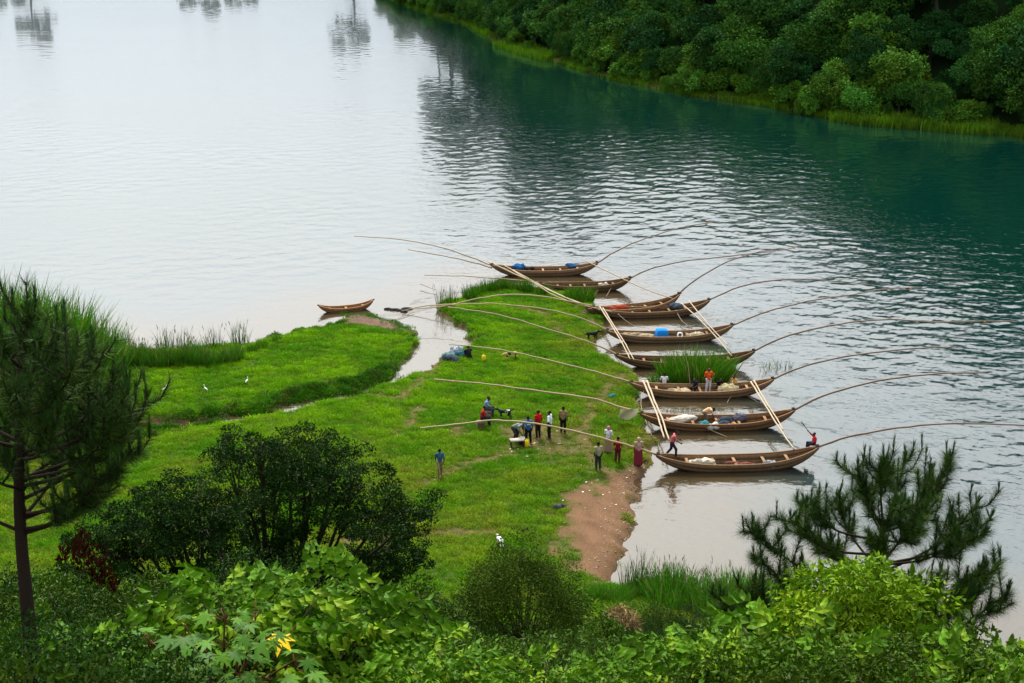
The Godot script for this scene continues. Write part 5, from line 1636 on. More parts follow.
	# the bundles at the inlet
	heap("sack", on_ground(-4.35, -92.93), Vector3(0.55, 0.5, 0.45), Color(0.12, 0.20, 0.23), "grey blue bundle at the water edge of the inlet", "bundle")
	heap("sack", on_ground(-3.97, -93.79), Vector3(0.5, 0.6, 0.45), Color(0.36, 0.42, 0.48), "white and pale blue sack on top of the inlet bundles", "bundle")
	heap("sack", on_ground(-3.60, -93.14), Vector3(0.5, 0.45, 0.4), Color(0.04, 0.13, 0.16), "dark teal sack nearest the sitting person at the inlet", "bundle")
	heap("sack", on_ground(-3.98, -92.29), Vector3(0.6, 0.35, 0.4), Color(0.05, 0.06, 0.09), "dark sack lying in front of the inlet bundles", "bundle")
	jerrycan(on_ground(-1.92, -92.08), Color(0.62, 0.46, 0.02), 0.5, "yellow jerrycan on the littered ground by the inlet bundles")
	jerrycan(on_ground(0.87, -76.85), Color(0.75, 0.55, 0.01), 1.2, "yellow jerrycan beside the cooking spot")
	heap("blue_bag", on_ground(6.38, -85.03), Vector3(0.2, 0.2, 0.18), Color(0.05, 0.25, 0.35), "small teal bag alone on the grass above the loaded net boat", "bag")
	heap("sack", on_ground(2.42, -68.32), Vector3(0.35, 0.25, 0.28), Color(0.05, 0.05, 0.07), "small dark bag on the grass beside the beach", "bag")
	# cooking spot: hearth stones, pot, table top
	var pot := thing("cooking_pot", "dark pot with pale lid at the bending person's hands", "pot", on_ground(0.59, -77.23))
	var ps := Shape.new()
	ps.lump(Vector3(0, 0.2, 0), Vector3(0.26, 0.2, 0.26), Color(0.03, 0.03, 0.035), 0.02, noise_a, 16)
	part("bowl", ps.mesh(), M.tint, pot)
	var ld := Shape.new()
	ld.lump(Vector3(0, 0.36, 0), Vector3(0.25, 0.05, 0.25), Color(0.5, 0.5, 0.5), 0.0, noise_a, 16)
	part("lid", ld.mesh(), M.tint, pot)
	var bench := thing("low_table", "low pale wooden table with dark legs at the cooking spot", "table", on_ground(0.29, -76.85), 0.2)
	var bt := Shape.new()
	bt.box(Vector3(0, 0.42, 0), Vector3(0.8, 0.05, 0.45), Color(0.5, 0.46, 0.4))
	part("table_top", bt.mesh(false), M.wood, bench)
	for lx in [-1.0, 1.0]:
		for lz in [-1.0, 1.0]:
			var lg := Shape.new()
			lg.box(Vector3(lx * 0.34, 0.2, lz * 0.17), Vector3(0.05, 0.4, 0.05), Color(0.07, 0.05, 0.04))
			part("leg", lg.mesh(false), M.wood, bench)
	for a in [[on_ground(-1.53, -81.43), 0.35, "wooden crate under the light blue shirted person"], [on_ground(-1.87, -79.77), 0.15, "wooden crate under the red topped seated person"]]:
		var cr := thing("crate", a[2], "crate", a[0], a[1])
		for q in 3:
			for sd in [-1.0, 1.0]:
				var sl := Shape.new()
				sl.box(Vector3(0, 0.07 + q * 0.13, sd * 0.2), Vector3(0.46, 0.1, 0.02), vary(Color(0.2, 0.15, 0.09), 0.2))
				part("slat", sl.mesh(false), M.wood, cr)
				var s2 := Shape.new()
				s2.box(Vector3(sd * 0.22, 0.07 + q * 0.13, 0), Vector3(0.02, 0.1, 0.38), vary(Color(0.2, 0.15, 0.09), 0.2))
				part("slat", s2.mesh(false), M.wood, cr)
		var tpb := Shape.new()
		tpb.box(Vector3(0, 0.40, 0), Vector3(0.48, 0.025, 0.44), Color(0.22, 0.17, 0.1))
		part("lid", tpb.mesh(false), M.wood, cr)
	# bits of litter on the trodden ground
	rng.seed = 810
	var bit := Shape.new()
	bit.sheet(func(u: float, w: float) -> Vector3: return Vector3(u - 0.5, 0.12 * sin(u * 5.0 + w * 3.0) + 0.15, w - 0.5), 3, 3, Color(1, 1, 1))
	var xfs := []
	var cols := []
	var around := [[on_ground(0.47, -76.85), 1.6], [on_ground(-2.87, -91.87), 2.2], [on_ground(1.62, -76.24), 3.0], [on_ground(4.84, -71.95), 2.5], [on_ground(7.61, -73.34), 1.6], [on_ground(4.01, -77.78), 4.0], [on_ground(6.02, -69.32), 3.0], [on_ground(8.75, -84.48), 2.0]]
	for k in 150:
		var a: Array = around[rng.randi() % around.size()]
		var p: Vector3 = a[0] + Vector3(rng.randfn(0, 0.5), 0, rng.randfn(0, 0.5)) * a[1]
		if grid_at(land_sd, p.x, p.z) < 0.0:
			continue
		var q := on_ground(p.x, p.z)
		var sc := rng.randf_range(0.04, 0.11)
		xfs.append(Transform3D(Basis(Vector3.UP, rng.randf() * TAU).scaled(Vector3(sc, sc, sc)), q))
		cols.append([Color(0.6, 0.58, 0.54), Color(0.45, 0.4, 0.33), Color(0.3, 0.2, 0.12), Color(0.1, 0.12, 0.14), Color(0.36, 0.24, 0.1)][rng.randi() % 5])
	stuff("litter_scraps", bit.mesh(), M.tint, xfs, cols, "pale scraps of litter strewn over the trodden ground", "litter")
	# floating debris in the inlet mouth
	var db := Shape.new()
	for a in [[0.0, 0.0, 0.5], [0.5, 0.15, 0.35], [-0.5, -0.2, 0.3], [1.0, -0.3, 0.5], [0.8, 0.5, 0.3]]:
		db.lump(Vector3(a[0], 0.02, a[1]), Vector3(a[2], 0.12, 0.14), Color(0.03, 0.03, 0.035), 0.7, noise_a, 10)
	single("driftwood", db.mesh(), M.tint, "dark driftwood and weed floating at the inlet mouth", "driftwood", Transform3D(Basis(), Vector3(-9.12, 0.00, -105.12)))

# ================= reeds =================
func reed_clump(seed_: int, n: int, rx: float, rz: float, h: float, w: float, lean: float, col: Color, tops: float) -> ArrayMesh:
	rng.seed = seed_
	var t := tri_list([Vector3(-0.5, 0, 0), Vector3(-0.45, 0.4, 0.02), Vector3(0.5, 0, 0), Vector3(0.5, 0, 0), Vector3(-0.45, 0.4, 0.02), Vector3(0.45, 0.4, 0.02), Vector3(-0.45, 0.4, 0.02), Vector3(-0.25, 0.75, 0.09), Vector3(0.45, 0.4, 0.02), Vector3(0.45, 0.4, 0.02), Vector3(-0.25, 0.75, 0.09), Vector3(0.25, 0.75, 0.09), Vector3(-0.25, 0.75, 0.09), Vector3(0, 1, 0.22), Vector3(0.25, 0.75, 0.09)])
	var l := leaves_of(t)
	for k in n:
		var a := rng.randf() * TAU
		var r := sqrt(rng.randf())
		var at := Vector3(cos(a) * r * rx, 0, sin(a) * r * rz)
		var d := Vector3(cos(a) * r * lean + rng.randfn(0, 0.13), 1.0, sin(a) * r * lean + rng.randfn(0, 0.13))
		var hh := h * rng.randf_range(0.5, 1.0) * (1.0 - 0.25 * r * r)
		var b := along(d, rng.randf() * TAU)
		b = Basis(b.x * w / hh, b.y, b.z)
		var c := vary(col, 0.3, 0.12)
		if rng.randf() < 0.06:
			c = vary(Color(0.28, 0.22, 0.10), 0.2)
		l.add(b, at, hh, c)
		if rng.randf() < tops:
			var p := at + d.normalized() * hh * 0.95
			for q in 5:
				var tb := along(d + rand_dir() * 0.35, rng.randf() * TAU)
				l.add(Basis(tb.x * 0.12, tb.y, tb.z), p + d.normalized() * 0.05 * q, h * 0.10, vary(Color(0.13, 0.10, 0.05), 0.3))
	return l.mesh()

func put_reeds(mesh: ArrayMesh, at: Vector3, size: Vector3, turn: float, label: String, group := "") -> void:
	single("reed_clump", mesh, M.grass, label, "reeds", Transform3D(Basis(Vector3.UP, turn).scaled(size), at), group)

func build_reeds() -> void:
	var green := Color(0.062, 0.160, 0.012)
	var dense := reed_clump(900, 900, 1.7, 0.8, 2.3, 0.05, 0.42, green, 0.0)
	var small := reed_clump(901, 330, 0.9, 0.55, 1.5, 0.04, 0.35, green * 0.9, 0.02)
	var thin := reed_clump(902, 60, 0.55, 0.4, 1.9, 0.03, 0.12, green * 0.55, 0.15)
	var stalks := reed_clump(904, 26, 0.7, 0.4, 1.7, 0.02, 0.06, green * 0.5, 0.0)
	var tall := reed_clump(903, 520, 1.5, 1.0, 3.0, 0.05, 0.25, Color(0.06, 0.16, 0.018), 0.10)
	put_reeds(dense, Vector3(12.24, -0.05, -88.48), Vector3(1.35, 1.3, 1.1), 0.0, "big green reed clump between two boats")
	put_reeds(small, Vector3(10.03, 0.10, -88.26), Vector3(1.2, 0.6, 1.0), 0.4, "low leafy clump at the shoreward foot of the big reed clump")
	put_reeds(small, Vector3(13.49, -0.05, -88.48), Vector3(0.9, 0.9, 0.9), 2.0, "low reed clump at the lakeward foot of the big reed clump")
	put_reeds(small, Vector3(5.48, 0.10, -106.67), Vector3(1.25, 1.15, 1.1), 0.7, "reed clump among the boats at the spit tip at the tip of the spit")
	put_reeds(small, Vector3(4.71, 0.20, -107.16), Vector3(0.9, 0.9, 0.9), 1.7, "lower reed clump beside the poles at the tip of the spit")
	put_reeds(thin, Vector3(-5.26, 0.05, -105.22), Vector3(1.1, 1.25, 1.0), 0.0, "sparse dark reeds standing at the inlet mouth under the pole tips")
	put_reeds(thin, Vector3(-4.67, 0.05, -106.02), Vector3(1.0, 1.0, 1.0), 1.2, "second tuft of sparse dark reeds at the inlet mouth under the pole tips")
	for p in [Vector3(-3.30, 0.20, -107.16), Vector3(-2.78, 0.20, -108.56), Vector3(-1.92, 0.20, -109.41), Vector3(-1.05, 0.20, -109.99), Vector3(0.00, 0.20, -109.99), Vector3(1.12, 0.20, -109.41), Vector3(2.46, 0.20, -108.56)]:
		put_reeds(small, p, Vector3(0.8, rng.randf_range(0.65, 1.05), 0.8), rng.randf() * TAU, "bright reed tuft along the tip of the spit", "reed tufts along the tip of the spit")
	# reeds growing in the water beyond the fourth boat
	for p in [Vector3(17.38, -0.05, -91.07), Vector3(18.44, -0.05, -91.69)]:
		put_reeds(stalks, p, Vector3(1.5, 0.5, 1.2), rng.randf() * TAU, "sparse stalks standing in open water beyond the reed clump", "stalks in open water")
	# reed belt of the left meadow's lake shore
	rng.seed = 905
	var belt := [Vector3(-28.60, 0.20, -92.22), Vector3(-27.49, 0.20, -92.43), Vector3(-26.70, 0.20, -92.01), Vector3(-25.94, 0.20, -92.01), Vector3(-25.16, 0.20, -91.59), Vector3(-24.64, 0.20, -92.01), Vector3(-23.74, 0.20, -91.38), Vector3(-23.09, 0.20, -91.80), Vector3(-22.32, 0.20, -91.38), Vector3(-21.63, 0.20, -92.01), Vector3(-20.32, 0.20, -91.59), Vector3(-19.89, 0.20, -92.22), Vector3(-19.18, 0.20, -92.43), Vector3(-18.21, 0.20, -94.37), Vector3(-17.65, 0.20, -95.25), Vector3(-16.81, 0.20, -96.61)]
	for k in belt.size():
		var s := rng.randf_range(0.75, 1.0) * (0.85 if k < 10 else 0.6)
		put_reeds(tall if k < 13 and k % 3 != 2 else small, belt[k], Vector3(s, s * 0.85, s), rng.randf() * TAU, "tall reed clump along the left meadow's lake shore", "reed belt of the left meadow")
	for p in [Vector3(-27.00, 0.00, -94.74), Vector3(-24.45, 0.00, -94.96), Vector3(-22.99, 0.00, -94.74), Vector3(-21.07, 0.00, -94.96), Vector3(-19.45, 0.00, -96.53)]:
		put_reeds(thin, p, Vector3(1.2, 1.2, 1.2), rng.randf() * TAU, "thin flowering reeds on the lake side of the left reed belt", "thin flowering reeds")
	# tall thicket behind the left pine
	var cane := reed_clump(906, 900, 2.3, 2.0, 6.2, 0.10, 0.22, Color(0.075, 0.175, 0.018), 0.0)
	for a in [[Vector3(-31.56, 0.20, -84.80), 1.42], [Vector3(-30.01, 0.20, -85.53), 1.25], [Vector3(-28.82, 0.20, -86.27), 1.05], [Vector3(-27.74, 0.20, -87.02), 0.9], [Vector3(-33.35, 0.20, -85.16), 1.5], [Vector3(-29.70, 0.20, -82.16), 1.45], [Vector3(-26.99, 0.20, -88.57), 0.65], [Vector3(-28.74, 0.20, -83.90), 1.3]]:
		var p: Vector3 = a[0]
		var s: float = a[1]
		single("cane_thicket", cane, M.grass, "tall yellow green cane thicket behind the dark pine", "cane", Transform3D(Basis(Vector3.UP, rng.randf() * TAU).scaled(Vector3(s, s, s)), p), "tall cane thicket")
	# tall grass on the bank below the slope
	var grassy := reed_clump(907, 620, 1.5, 1.1, 1.9, 0.045, 0.35, Color(0.070, 0.190, 0.018), 0.05)
	for a in [[Vector3(5.97, 0.20, -59.33), 0.45], [Vector3(6.94, 0.20, -58.85), 0.5], [Vector3(7.68, 0.20, -58.00), 0.6], [Vector3(9.25, 0.20, -57.44), 1.0], [Vector3(10.13, 0.20, -57.53), 1.15], [Vector3(10.86, 0.20, -57.26), 1.15], [Vector3(11.62, 0.20, -56.98), 1.05], [Vector3(9.58, 0.20, -56.53), 0.9], [Vector3(11.01, 0.20, -56.00), 0.95], [Vector3(5.07, 0.20, -58.56), 0.45], [Vector3(4.07, 0.30, -58.76), 0.4], [Vector3(12.44, 0.20, -56.53), 0.9], [Vector3(7.40, 0.10, -58.74), 1.0]]:
		put_reeds(grassy, a[0], Vector3(a[1], a[1], a[1]), rng.randf() * TAU, "tall fresh grass on the bank below the slope beside the calm water", "tall bank grass")
	for p in [Vector3(5.54, 0.05, -59.81), Vector3(6.21, 0.05, -59.41), Vector3(6.66, 0.05, -59.22), Vector3(7.25, 0.05, -59.03), Vector3(7.92, 0.05, -58.84), Vector3(8.43, 0.05, -58.46), Vector3(6.05, 0.05, -60.20)]:
		put_reeds(thin, p, Vector3(0.9, rng.randf_range(0.8, 1.25), 0.9), rng.randf() * TAU, "thin seeding stalks at the near edge of the calm water", "thin seeding stalks")

# ================= plants of the slope in front =================
func lobe_leaves(l: Leaves, at: Vector3, r: Vector3, n: int, size: float, col: Color, out: Vector3, droop: float, other := Color(0, 0, 0), share := 0.0) -> void:
	for q in n:
		var e := (rand_dir() + out * 0.5).normalized()
		var p := at + e * r * pow(rng.randf(), 0.33)
		var d := (e * 0.7 + rand_dir() * 0.8 + Vector3(0, -droop, 0)).normalized()
		l.add(along(d, rng.randf() * TAU), p, size * rng.randf_range(0.65, 1.25), vary((other if rng.randf() < share else col) * 0.62, 0.3, 0.12))

func stems_to(points: Array, r: float, col: Color, sides := 6) -> ArrayMesh:
	var s := Shape.new()
	for p in points:
		var e: Vector3 = p
		var m := Vector3(e.x * 0.35, e.y * 0.5, e.z * 0.35) + rand_dir() * 0.06 * e.length()
		var pts := curve_pts([Vector3(e.x * 0.03, -0.3, e.z * 0.03), m, e], 4)
		s.tube(pts, taper(pts.size(), r, r * 0.25), sides, col)
	return s.mesh()

func make_shrub(called: String, seed_: int, w: float, h: float, lobes: int, per: int, size: float, tmpl: PackedVector3Array, col: Color, second: Color, droop: float, label: String, category := "shrub", group := "shrubs on the near slope") -> Node3D:
	rng.seed = seed_
	var t := thing(called, label, category, Vector3.ZERO, 0.0, group)
	var l := leaves_of(tmpl)
	var ends := []
	for k in lobes:
		var d := rand_dir()
		d.y = absf(d.y) * 1.1 - 0.15
		var rr := rng.randf_range(0.55, 0.92)
		var at := Vector3(d.x * w * 0.5, h * 0.45 + d.y * h * 0.5, d.z * w * 0.5) * rr
		at.y += h * 0.08
		var lr := w * rng.randf_range(0.12, 0.2)
		var share := rng.randf() * 0.6
		var cc := vary(col, 0.2, 0.1)
		lobe_leaves(l, at, Vector3(lr, lr * 0.85, lr), per, size, cc, d + Vector3(0, 0.3, 0), droop, second, share)
		if k % 2 == 0:
			ends.append(at)
	part("stems", stems_to(ends, 0.035, Color(0.09, 0.07, 0.05)), M.bark, t)
	part("foliage", l.mesh(), M.leaf, t)
	return t

# compound leaf: an arching midrib with hanging leaflets; grows along +y then bends to -z
func frond(seed_: int, pairs: int, hang: float, col: Color) -> ArrayMesh:
	rng.seed = seed_
	var l := leaves_of(leaf_long(0.5, 0.3))
	for k in pairs:
		var f := 0.22 + 0.78 * k / (pairs - 1.0)
		var p := Vector3(0, f - 0.25 * f * f, 0.5 * f * f * hang)
		for s in [-1.0, 1.0]:
			var d := (Vector3(s * 0.75, 0.3 - hang * 0.1, 0.6 * hang + 0.1) + rand_dir() * 0.35).normalized()
			var b := along(d, 0.0)
			var n := Vector3(0, 0.3, -1).normalized()
			var x := d.cross(n).normalized()
			b = Basis(x, d, x.cross(d)) * Basis(Vector3.UP, rng.randf_range(-0.7, 0.7))
			l.add(b, p, rng.randf_range(0.48, 0.72) * (1.0 - 0.3 * absf(f - 0.55)), vary(col, 0.2, 0.1))
	l.add(Basis(Vector3.RIGHT, 0.9), Vector3(0, 0.75, 0.5 * hang), 0.42, vary(col, 0.1))
	return l.mesh()

# palmate leaf: seven pointed lobes round a stalk; lies in x-y, faces -z
func palmate(col: Color) -> ArrayMesh:
	var s := Shape.new()
	var c0 := s.vert(Vector3(0, 0.25, -0.03), col)
	var ring := []
	var lens := [0.42, 0.55, 0.68, 0.75, 0.68, 0.55, 0.42]
	for k in 7:
		var a := deg_to_rad(-126.0 + 42.0 * k)
		var dir := Vector3(sin(a), cos(a), 0)
		var side := Vector3(cos(a), -sin(a), 0)
		var ln: float = lens[k]
		var o := Vector3(0, 0.25, 0)
		var l := s.vert(o + dir * ln * 0.52 - side * ln * 0.17, col * 0.95)
		var m := s.vert(o + dir * ln * 0.55 + Vector3(0, 0, 0.03), col * 1.05)
		var tip := s.vert(o + dir * ln + Vector3(0, 0, 0.14 * ln), col)
		var r := s.vert(o + dir * ln * 0.52 + side * ln * 0.17, col * 0.95)
		var vl := s.vert(o + (dir * 0.8 - side * 0.36).normalized() * ln * 0.24, col)
		var vr := s.vert(o + (dir * 0.8 + side * 0.36).normalized() * ln * 0.24, col)
		s.i.append_array([c0, vl, m, vl, l, m, l, tip, m, m, tip, r, m, r, vr, c0, m, vr])
	return s.mesh(false)

const FROND_GREENS := [Color(0.075, 0.165, 0.008), Color(0.046, 0.110, 0.006), Color(0.130, 0.225, 0.010), Color(0.058, 0.130, 0.008)]

func leaf_bush(called: String, seed_: int, w: float, h: float, d: float, count: int, size: float, meshes: Array, label: String, inner_leaf: float) -> Node3D:
	# a bush whose large leaves are single parts
	rng.seed = seed_
	var t := thing(called, label, "shrub", Vector3.ZERO, 0.0, "broad leaved shrubs on the near slope")
	var ends := []
	var inner := leaves_of(leaf_long(0.45, 0.2))
	for k in count:
		var a := rng.randf() * TAU
		var e := rng.randf_range(-0.15, 1.0)
		var r := sqrt(maxf(0.0, 1.0 - maxf(e, 0.0) * maxf(e, 0.0)))
		var o := Vector3(cos(a) * r, e, sin(a) * r)
		var bump := 0.82 + 0.3 * noise_a.get_noise_3dv(o * 1.6 + Vector3(seed_, 0, 0))
		var at := Vector3(o.x * w * 0.5, h * 0.42 + o.y * h * 0.52, o.z * d * 0.5) * bump
		var dir := (o + Vector3(0, 0.35, 0) + rand_dir() * 0.35).normalized()
		# the leaf grows outward and arches down
		var y := dir
		var z := (Vector3.DOWN - y * Vector3.DOWN.dot(y)).normalized()
		var b := Basis(y.cross(z).normalized(), y, z)
		var sc := size * rng.randf_range(0.7, 1.2)
		part("leaf", meshes[rng.randi() % meshes.size()], M.leaf, t, Transform3D(b.scaled_local(Vector3(sc, sc, sc)), at))
		if k % 5 == 0:
			ends.append(at)
	for k in 1500:
		var o2 := rand_dir()
		o2.y = absf(o2.y) * 1.1 - 0.15
		var at2 := Vector3(o2.x * w * 0.5, h * 0.42 + o2.y * h * 0.5, o2.z * d * 0.5) * rng.randf_range(0.5, 0.84)
		inner.add(along((o2 + rand_dir() * 0.7 + Vector3(0, -0.3, 0)).normalized(), rng.randf() * TAU), at2, inner_leaf * rng.randf_range(0.6, 1.1), vary(FROND_GREENS[rng.randi() % 4], 0.2, 0.1))
	part("stems", stems_to(ends, 0.03, Color(0.10, 0.08, 0.05)), M.bark, t)
	var fo := part("inner_foliage", inner.mesh(), M.leaf, t)
	fo.set_meta("kind", "stuff")
	return t

func stand_at(o: Node3D, spot: Vector3, height: float, turn := 0.0, wide := 1.0) -> void:
	# sets a plant of the given built height on the slope so that its top reaches spot.y
	var g := on_ground(spot.x, spot.z)
	var s := maxf(0.25, (spot.y - g.y) / height)
	o.position = g
	o.rotation.y = turn
	o.scale = Vector3(s * wide, s, s * wide)

func pine(called: String, label: String, base: Vector3, top: Vector3, tips: Array, seed_: int, needle: float, dense: int) -> void:
	rng.seed = seed_
	var t := thing(called, label, "tree", base, 0.0, "young pines in front")
	var s := Shape.new()
	var bark := Color(0.05, 0.034, 0.025)
	var tl := top - base
	var tp := curve_pts([Vector3(0, -0.4, 0), tl * 0.33 + Vector3(0.06, 0, 0.03), tl * 0.66 - Vector3(0.05, 0, 0), tl], 4)
	s.tube(tp, taper(tp.size(), 0.10, 0.035), 8, bark)
	var nt := tri_list([Vector3(-0.5, 0, 0), Vector3(0.1, 1, 0.06), Vector3(0.5, 0, 0)])
	var l := leaves_of(nt)
	var dark := Color(0.026, 0.058, 0.010)
	var mid := Color(0.048, 0.094, 0.012)
	var young := Color(0.032, 0.085, 0.014)
	var brush := func(pts: PackedVector3Array, from: float, n: int, spread: float, length: float, c: Color) -> void:
		for q in n:
			var f: float = lerpf(from, 1.0, rng.randf()) * (pts.size() - 1.001)
			var i := int(f)
			var p := pts[i].lerp(pts[i + 1], f - i)
			var ax := (pts[i + 1] - pts[i]).normalized()
			var d := (ax + rand_dir() * spread + Vector3(0, -0.06, 0)).normalized()
			var ln := length * rng.randf_range(0.7, 1.15)
			var b := along(d, rng.randf() * TAU)
			l.add(Basis(b.x * 0.006 / ln, b.y, b.z), p, ln, vary(c, 0.35, 0.1))
	for tip in tips:
		var e: Vector3 = tip - base
		var out := Vector2(e.x - tl.x * 0.6, e.z - tl.z * 0.6).length()
		var sy := clampf((e.y - 0.42 * out - 0.2) / tl.y, 0.12, 0.95)
		var st := tl * sy
		var m := st.lerp(e, 0.6) + Vector3(0, -0.13 * out, 0)
		var bp := curve_pts([st, m, e], 6)
		s.tube(bp, taper(bp.size(), 0.022, 0.009), 6, bark)
		brush.call(bp, 0.55, dense * 2, 0.9, needle, mid)
		# side shoots in whorls along the outer limb
		var shoots := 6 + int(out * 4.5)
		for k in shoots:
			var f := rng.randf_range(0.45, 0.97)
			var i := int(f * (bp.size() - 1.001))
			var p := bp[i]
			var ax := (bp[i + 1] - bp[i]).normalized()
			var d := (ax * 0.9 + rand_dir() * Vector3(1.1, 0.5, 1.1)).normalized()
			var ln := rng.randf_range(0.2, 0.48)
			var up := Vector3(0, ln * rng.randf_range(0.0, 0.45), 0)
			var sp := curve_pts([p, p + d * ln * 0.5, p + d * ln * 0.8 + up], 4)
			s.tube(sp, taper(sp.size(), 0.012, 0.006), 5, bark)
			brush.call(sp, 0.05, dense, 0.95, needle, dark if rng.randf() < 0.6 else mid)
			if rng.randf() < 0.6:
				candles(l, s, sp[sp.size() - 1], young, needle, 1)
		candles(l, s, e, young, needle, 3)
	part("trunk", s.mesh(), M.bark, t)
	part("crown", l.mesh(), M.needle, t)

func candles(l: Leaves, s: Shape, p: Vector3, col: Color, needle: float, n: int) -> void:
	for k in n:
		var d := (Vector3(0, 1, 0) + rand_dir() * (0.12 if k == 0 else 0.45)).normalized()
		var ln := rng.randf_range(0.08, 0.22)
		s.tube(PackedVector3Array([p, p + d * ln]), PackedFloat32Array([0.011, 0.007]), 5, Color(0.06, 0.10, 0.03))
		for q in 60:
			var a := p + d * ln * rng.randf_range(0.05, 1.0)
			var e := (d + rand_dir() * 0.28).normalized()
			var b := along(e, rng.randf() * TAU)
			var m := needle * rng.randf_range(0.35, 0.7)
			l.add(Basis(b.x * 0.008 / m, b.y, b.z), a, m, vary(col, 0.3))

func build_foreground() -> void:
	var fresh := Color(0.060, 0.150, 0.014)
	var lime := Color(0.15, 0.24, 0.014)
	# ---- two young pines ----
	pine("pine_tree", "young pine with upright candle tips standing before the open water", on_ground(5.33, -18.40), Vector3(5.29, 23.28, -18.40), [Vector3(4.80, 24.14, -18.20), Vector3(5.65, 23.99, -18.90), Vector3(6.15, 24.07, -18.50), Vector3(4.07, 23.70, -18.00), Vector3(3.40, 23.20, -18.30), Vector3(5.14, 23.41, -18.80), Vector3(5.73, 23.62, -18.00), Vector3(5.10, 23.28, -17.60), Vector3(6.65, 22.70, -18.00), Vector3(2.98, 22.12, -18.20), Vector3(3.78, 23.66, -17.60), Vector3(4.82, 23.13, -19.40), Vector3(6.75, 23.28, -18.90), Vector3(6.72, 23.38, -18.20), Vector3(3.30, 22.14, -18.60), Vector3(7.17, 22.14, -18.40), Vector3(7.31, 22.24, -19.20), Vector3(3.44, 22.96, -17.80), Vector3(6.26, 23.40, -19.60), Vector3(5.05, 24.22, -18.00), Vector3(6.22, 23.21, -17.90), Vector3(4.50, 22.99, -18.20), Vector3(5.46, 23.56, -17.50), Vector3(6.35, 22.44, -17.60), Vector3(4.07, 21.85, -19.00), Vector3(6.53, 21.84, -19.50), Vector3(5.16, 23.93, -17.50)], 1001, 0.20, 220)
	pine("pine_tree", "tall dark blurred pine with a slim bare trunk beside the cane thicket", on_ground(-5.02, -12.50), Vector3(-4.52, 28.00, -12.50), [Vector3(-4.44, 28.12, -12.50), Vector3(-3.81, 27.86, -12.30), Vector3(-3.81, 27.38, -12.80), Vector3(-3.54, 27.44, -12.30), Vector3(-3.46, 27.25, -12.60), Vector3(-4.35, 27.74, -13.00), Vector3(-3.63, 27.21, -12.00), Vector3(-3.74, 26.71, -12.60), Vector3(-4.61, 27.96, -12.20), Vector3(-3.87, 27.86, -11.80), Vector3(-4.28, 27.70, -11.60), Vector3(-5.06, 27.82, -12.60), Vector3(-5.12, 27.23, -12.20), Vector3(-4.44, 26.53, -12.90), Vector3(-4.11, 27.02, -13.00), Vector3(-4.82, 26.82, -12.00), Vector3(-4.13, 27.33, -11.70), Vector3(-3.93, 26.48, -12.30), Vector3(-4.08, 26.52, -12.00), Vector3(-5.16, 26.33, -12.40), Vector3(-3.68, 26.82, -12.00), Vector3(-3.57, 27.13, -12.20), Vector3(-4.16, 27.50, -12.00), Vector3(-3.98, 26.82, -12.60), Vector3(-4.91, 27.57, -13.20), Vector3(-4.20, 28.02, -12.00), Vector3(-5.47, 27.40, -12.80), Vector3(-5.03, 26.66, -13.10), Vector3(-4.19, 27.55, -12.90)], 1002, 0.17, 120)
	# ---- the dark spreading tree ----
	dark_tree("dark_spreading_tree", "dark spreading tree with open branches at the meadow's lower edge", on_ground(-7.79, -43.00), [[Vector3(-9.18, 13.50, -43.00), 1.15], [Vector3(-8.09, 14.69, -42.00), 0.9], [Vector3(-7.14, 13.85, -43.50), 1.1], [Vector3(-5.88, 14.06, -42.50), 1.05], [Vector3(-4.99, 12.92, -43.50), 1.1], [Vector3(-3.92, 12.58, -42.50), 1.0], [Vector3(-3.32, 11.62, -43.00), 0.8], [Vector3(-4.34, 10.40, -44.00), 1.0], [Vector3(-6.43, 13.38, -41.50), 1.1], [Vector3(-5.42, 12.10, -42.00), 1.0], [Vector3(-7.99, 12.26, -44.00), 1.1], [Vector3(-4.93, 9.97, -43.00), 0.9], [Vector3(-6.79, 13.86, -42.00), 1.1], [Vector3(-5.63, 12.26, -44.00), 1.1], [Vector3(-7.36, 12.10, -42.00), 0.9], [Vector3(-4.23, 12.33, -41.50), 1.0], [Vector3(-8.45, 13.17, -44.00), 1.0], [Vector3(-3.63, 9.90, -43.50), 0.8], [Vector3(-8.51, 13.03, -41.50), 1.0], [Vector3(-6.17, 9.90, -43.50), 0.8], [Vector3(-9.16, 11.02, -43.50), 0.7], [Vector3(-6.83, 11.45, -41.50), 0.75], [Vector3(-8.27, 10.34, -43.00), 0.7], [Vector3(-4.06, 9.85, -42.50), 0.8], [Vector3(-5.34, 9.75, -42.00), 0.7], [Vector3(-6.60, 9.70, -42.80), 0.6]], 1010)
	dark_tree("dark_spreading_tree", "dark spreading tree leaning over the lower plants beside the red leaved shrub", on_ground(-9.35, -40.00), [[Vector3(-10.00, 13.76, -40.50), 1.0], [Vector3(-10.99, 13.55, -40.00), 0.95], [Vector3(-12.21, 12.64, -40.50), 0.9], [Vector3(-12.69, 12.61, -39.50), 0.7], [Vector3(-9.03, 13.78, -39.50), 0.9], [Vector3(-10.50, 12.85, -39.00), 0.9], [Vector3(-9.82, 11.94, -40.50), 0.9], [Vector3(-11.46, 11.86, -39.50), 0.8], [Vector3(-8.95, 11.68, -40.00), 0.7], [Vector3(-10.19, 11.47, -39.20), 0.6], [Vector3(-10.14, 13.68, -39.00), 0.9], [Vector3(-11.50, 12.46, -40.50), 0.9], [Vector3(-9.26, 13.35, -39.00), 0.9], [Vector3(-12.37, 11.85, -40.00), 0.8]], 1011)
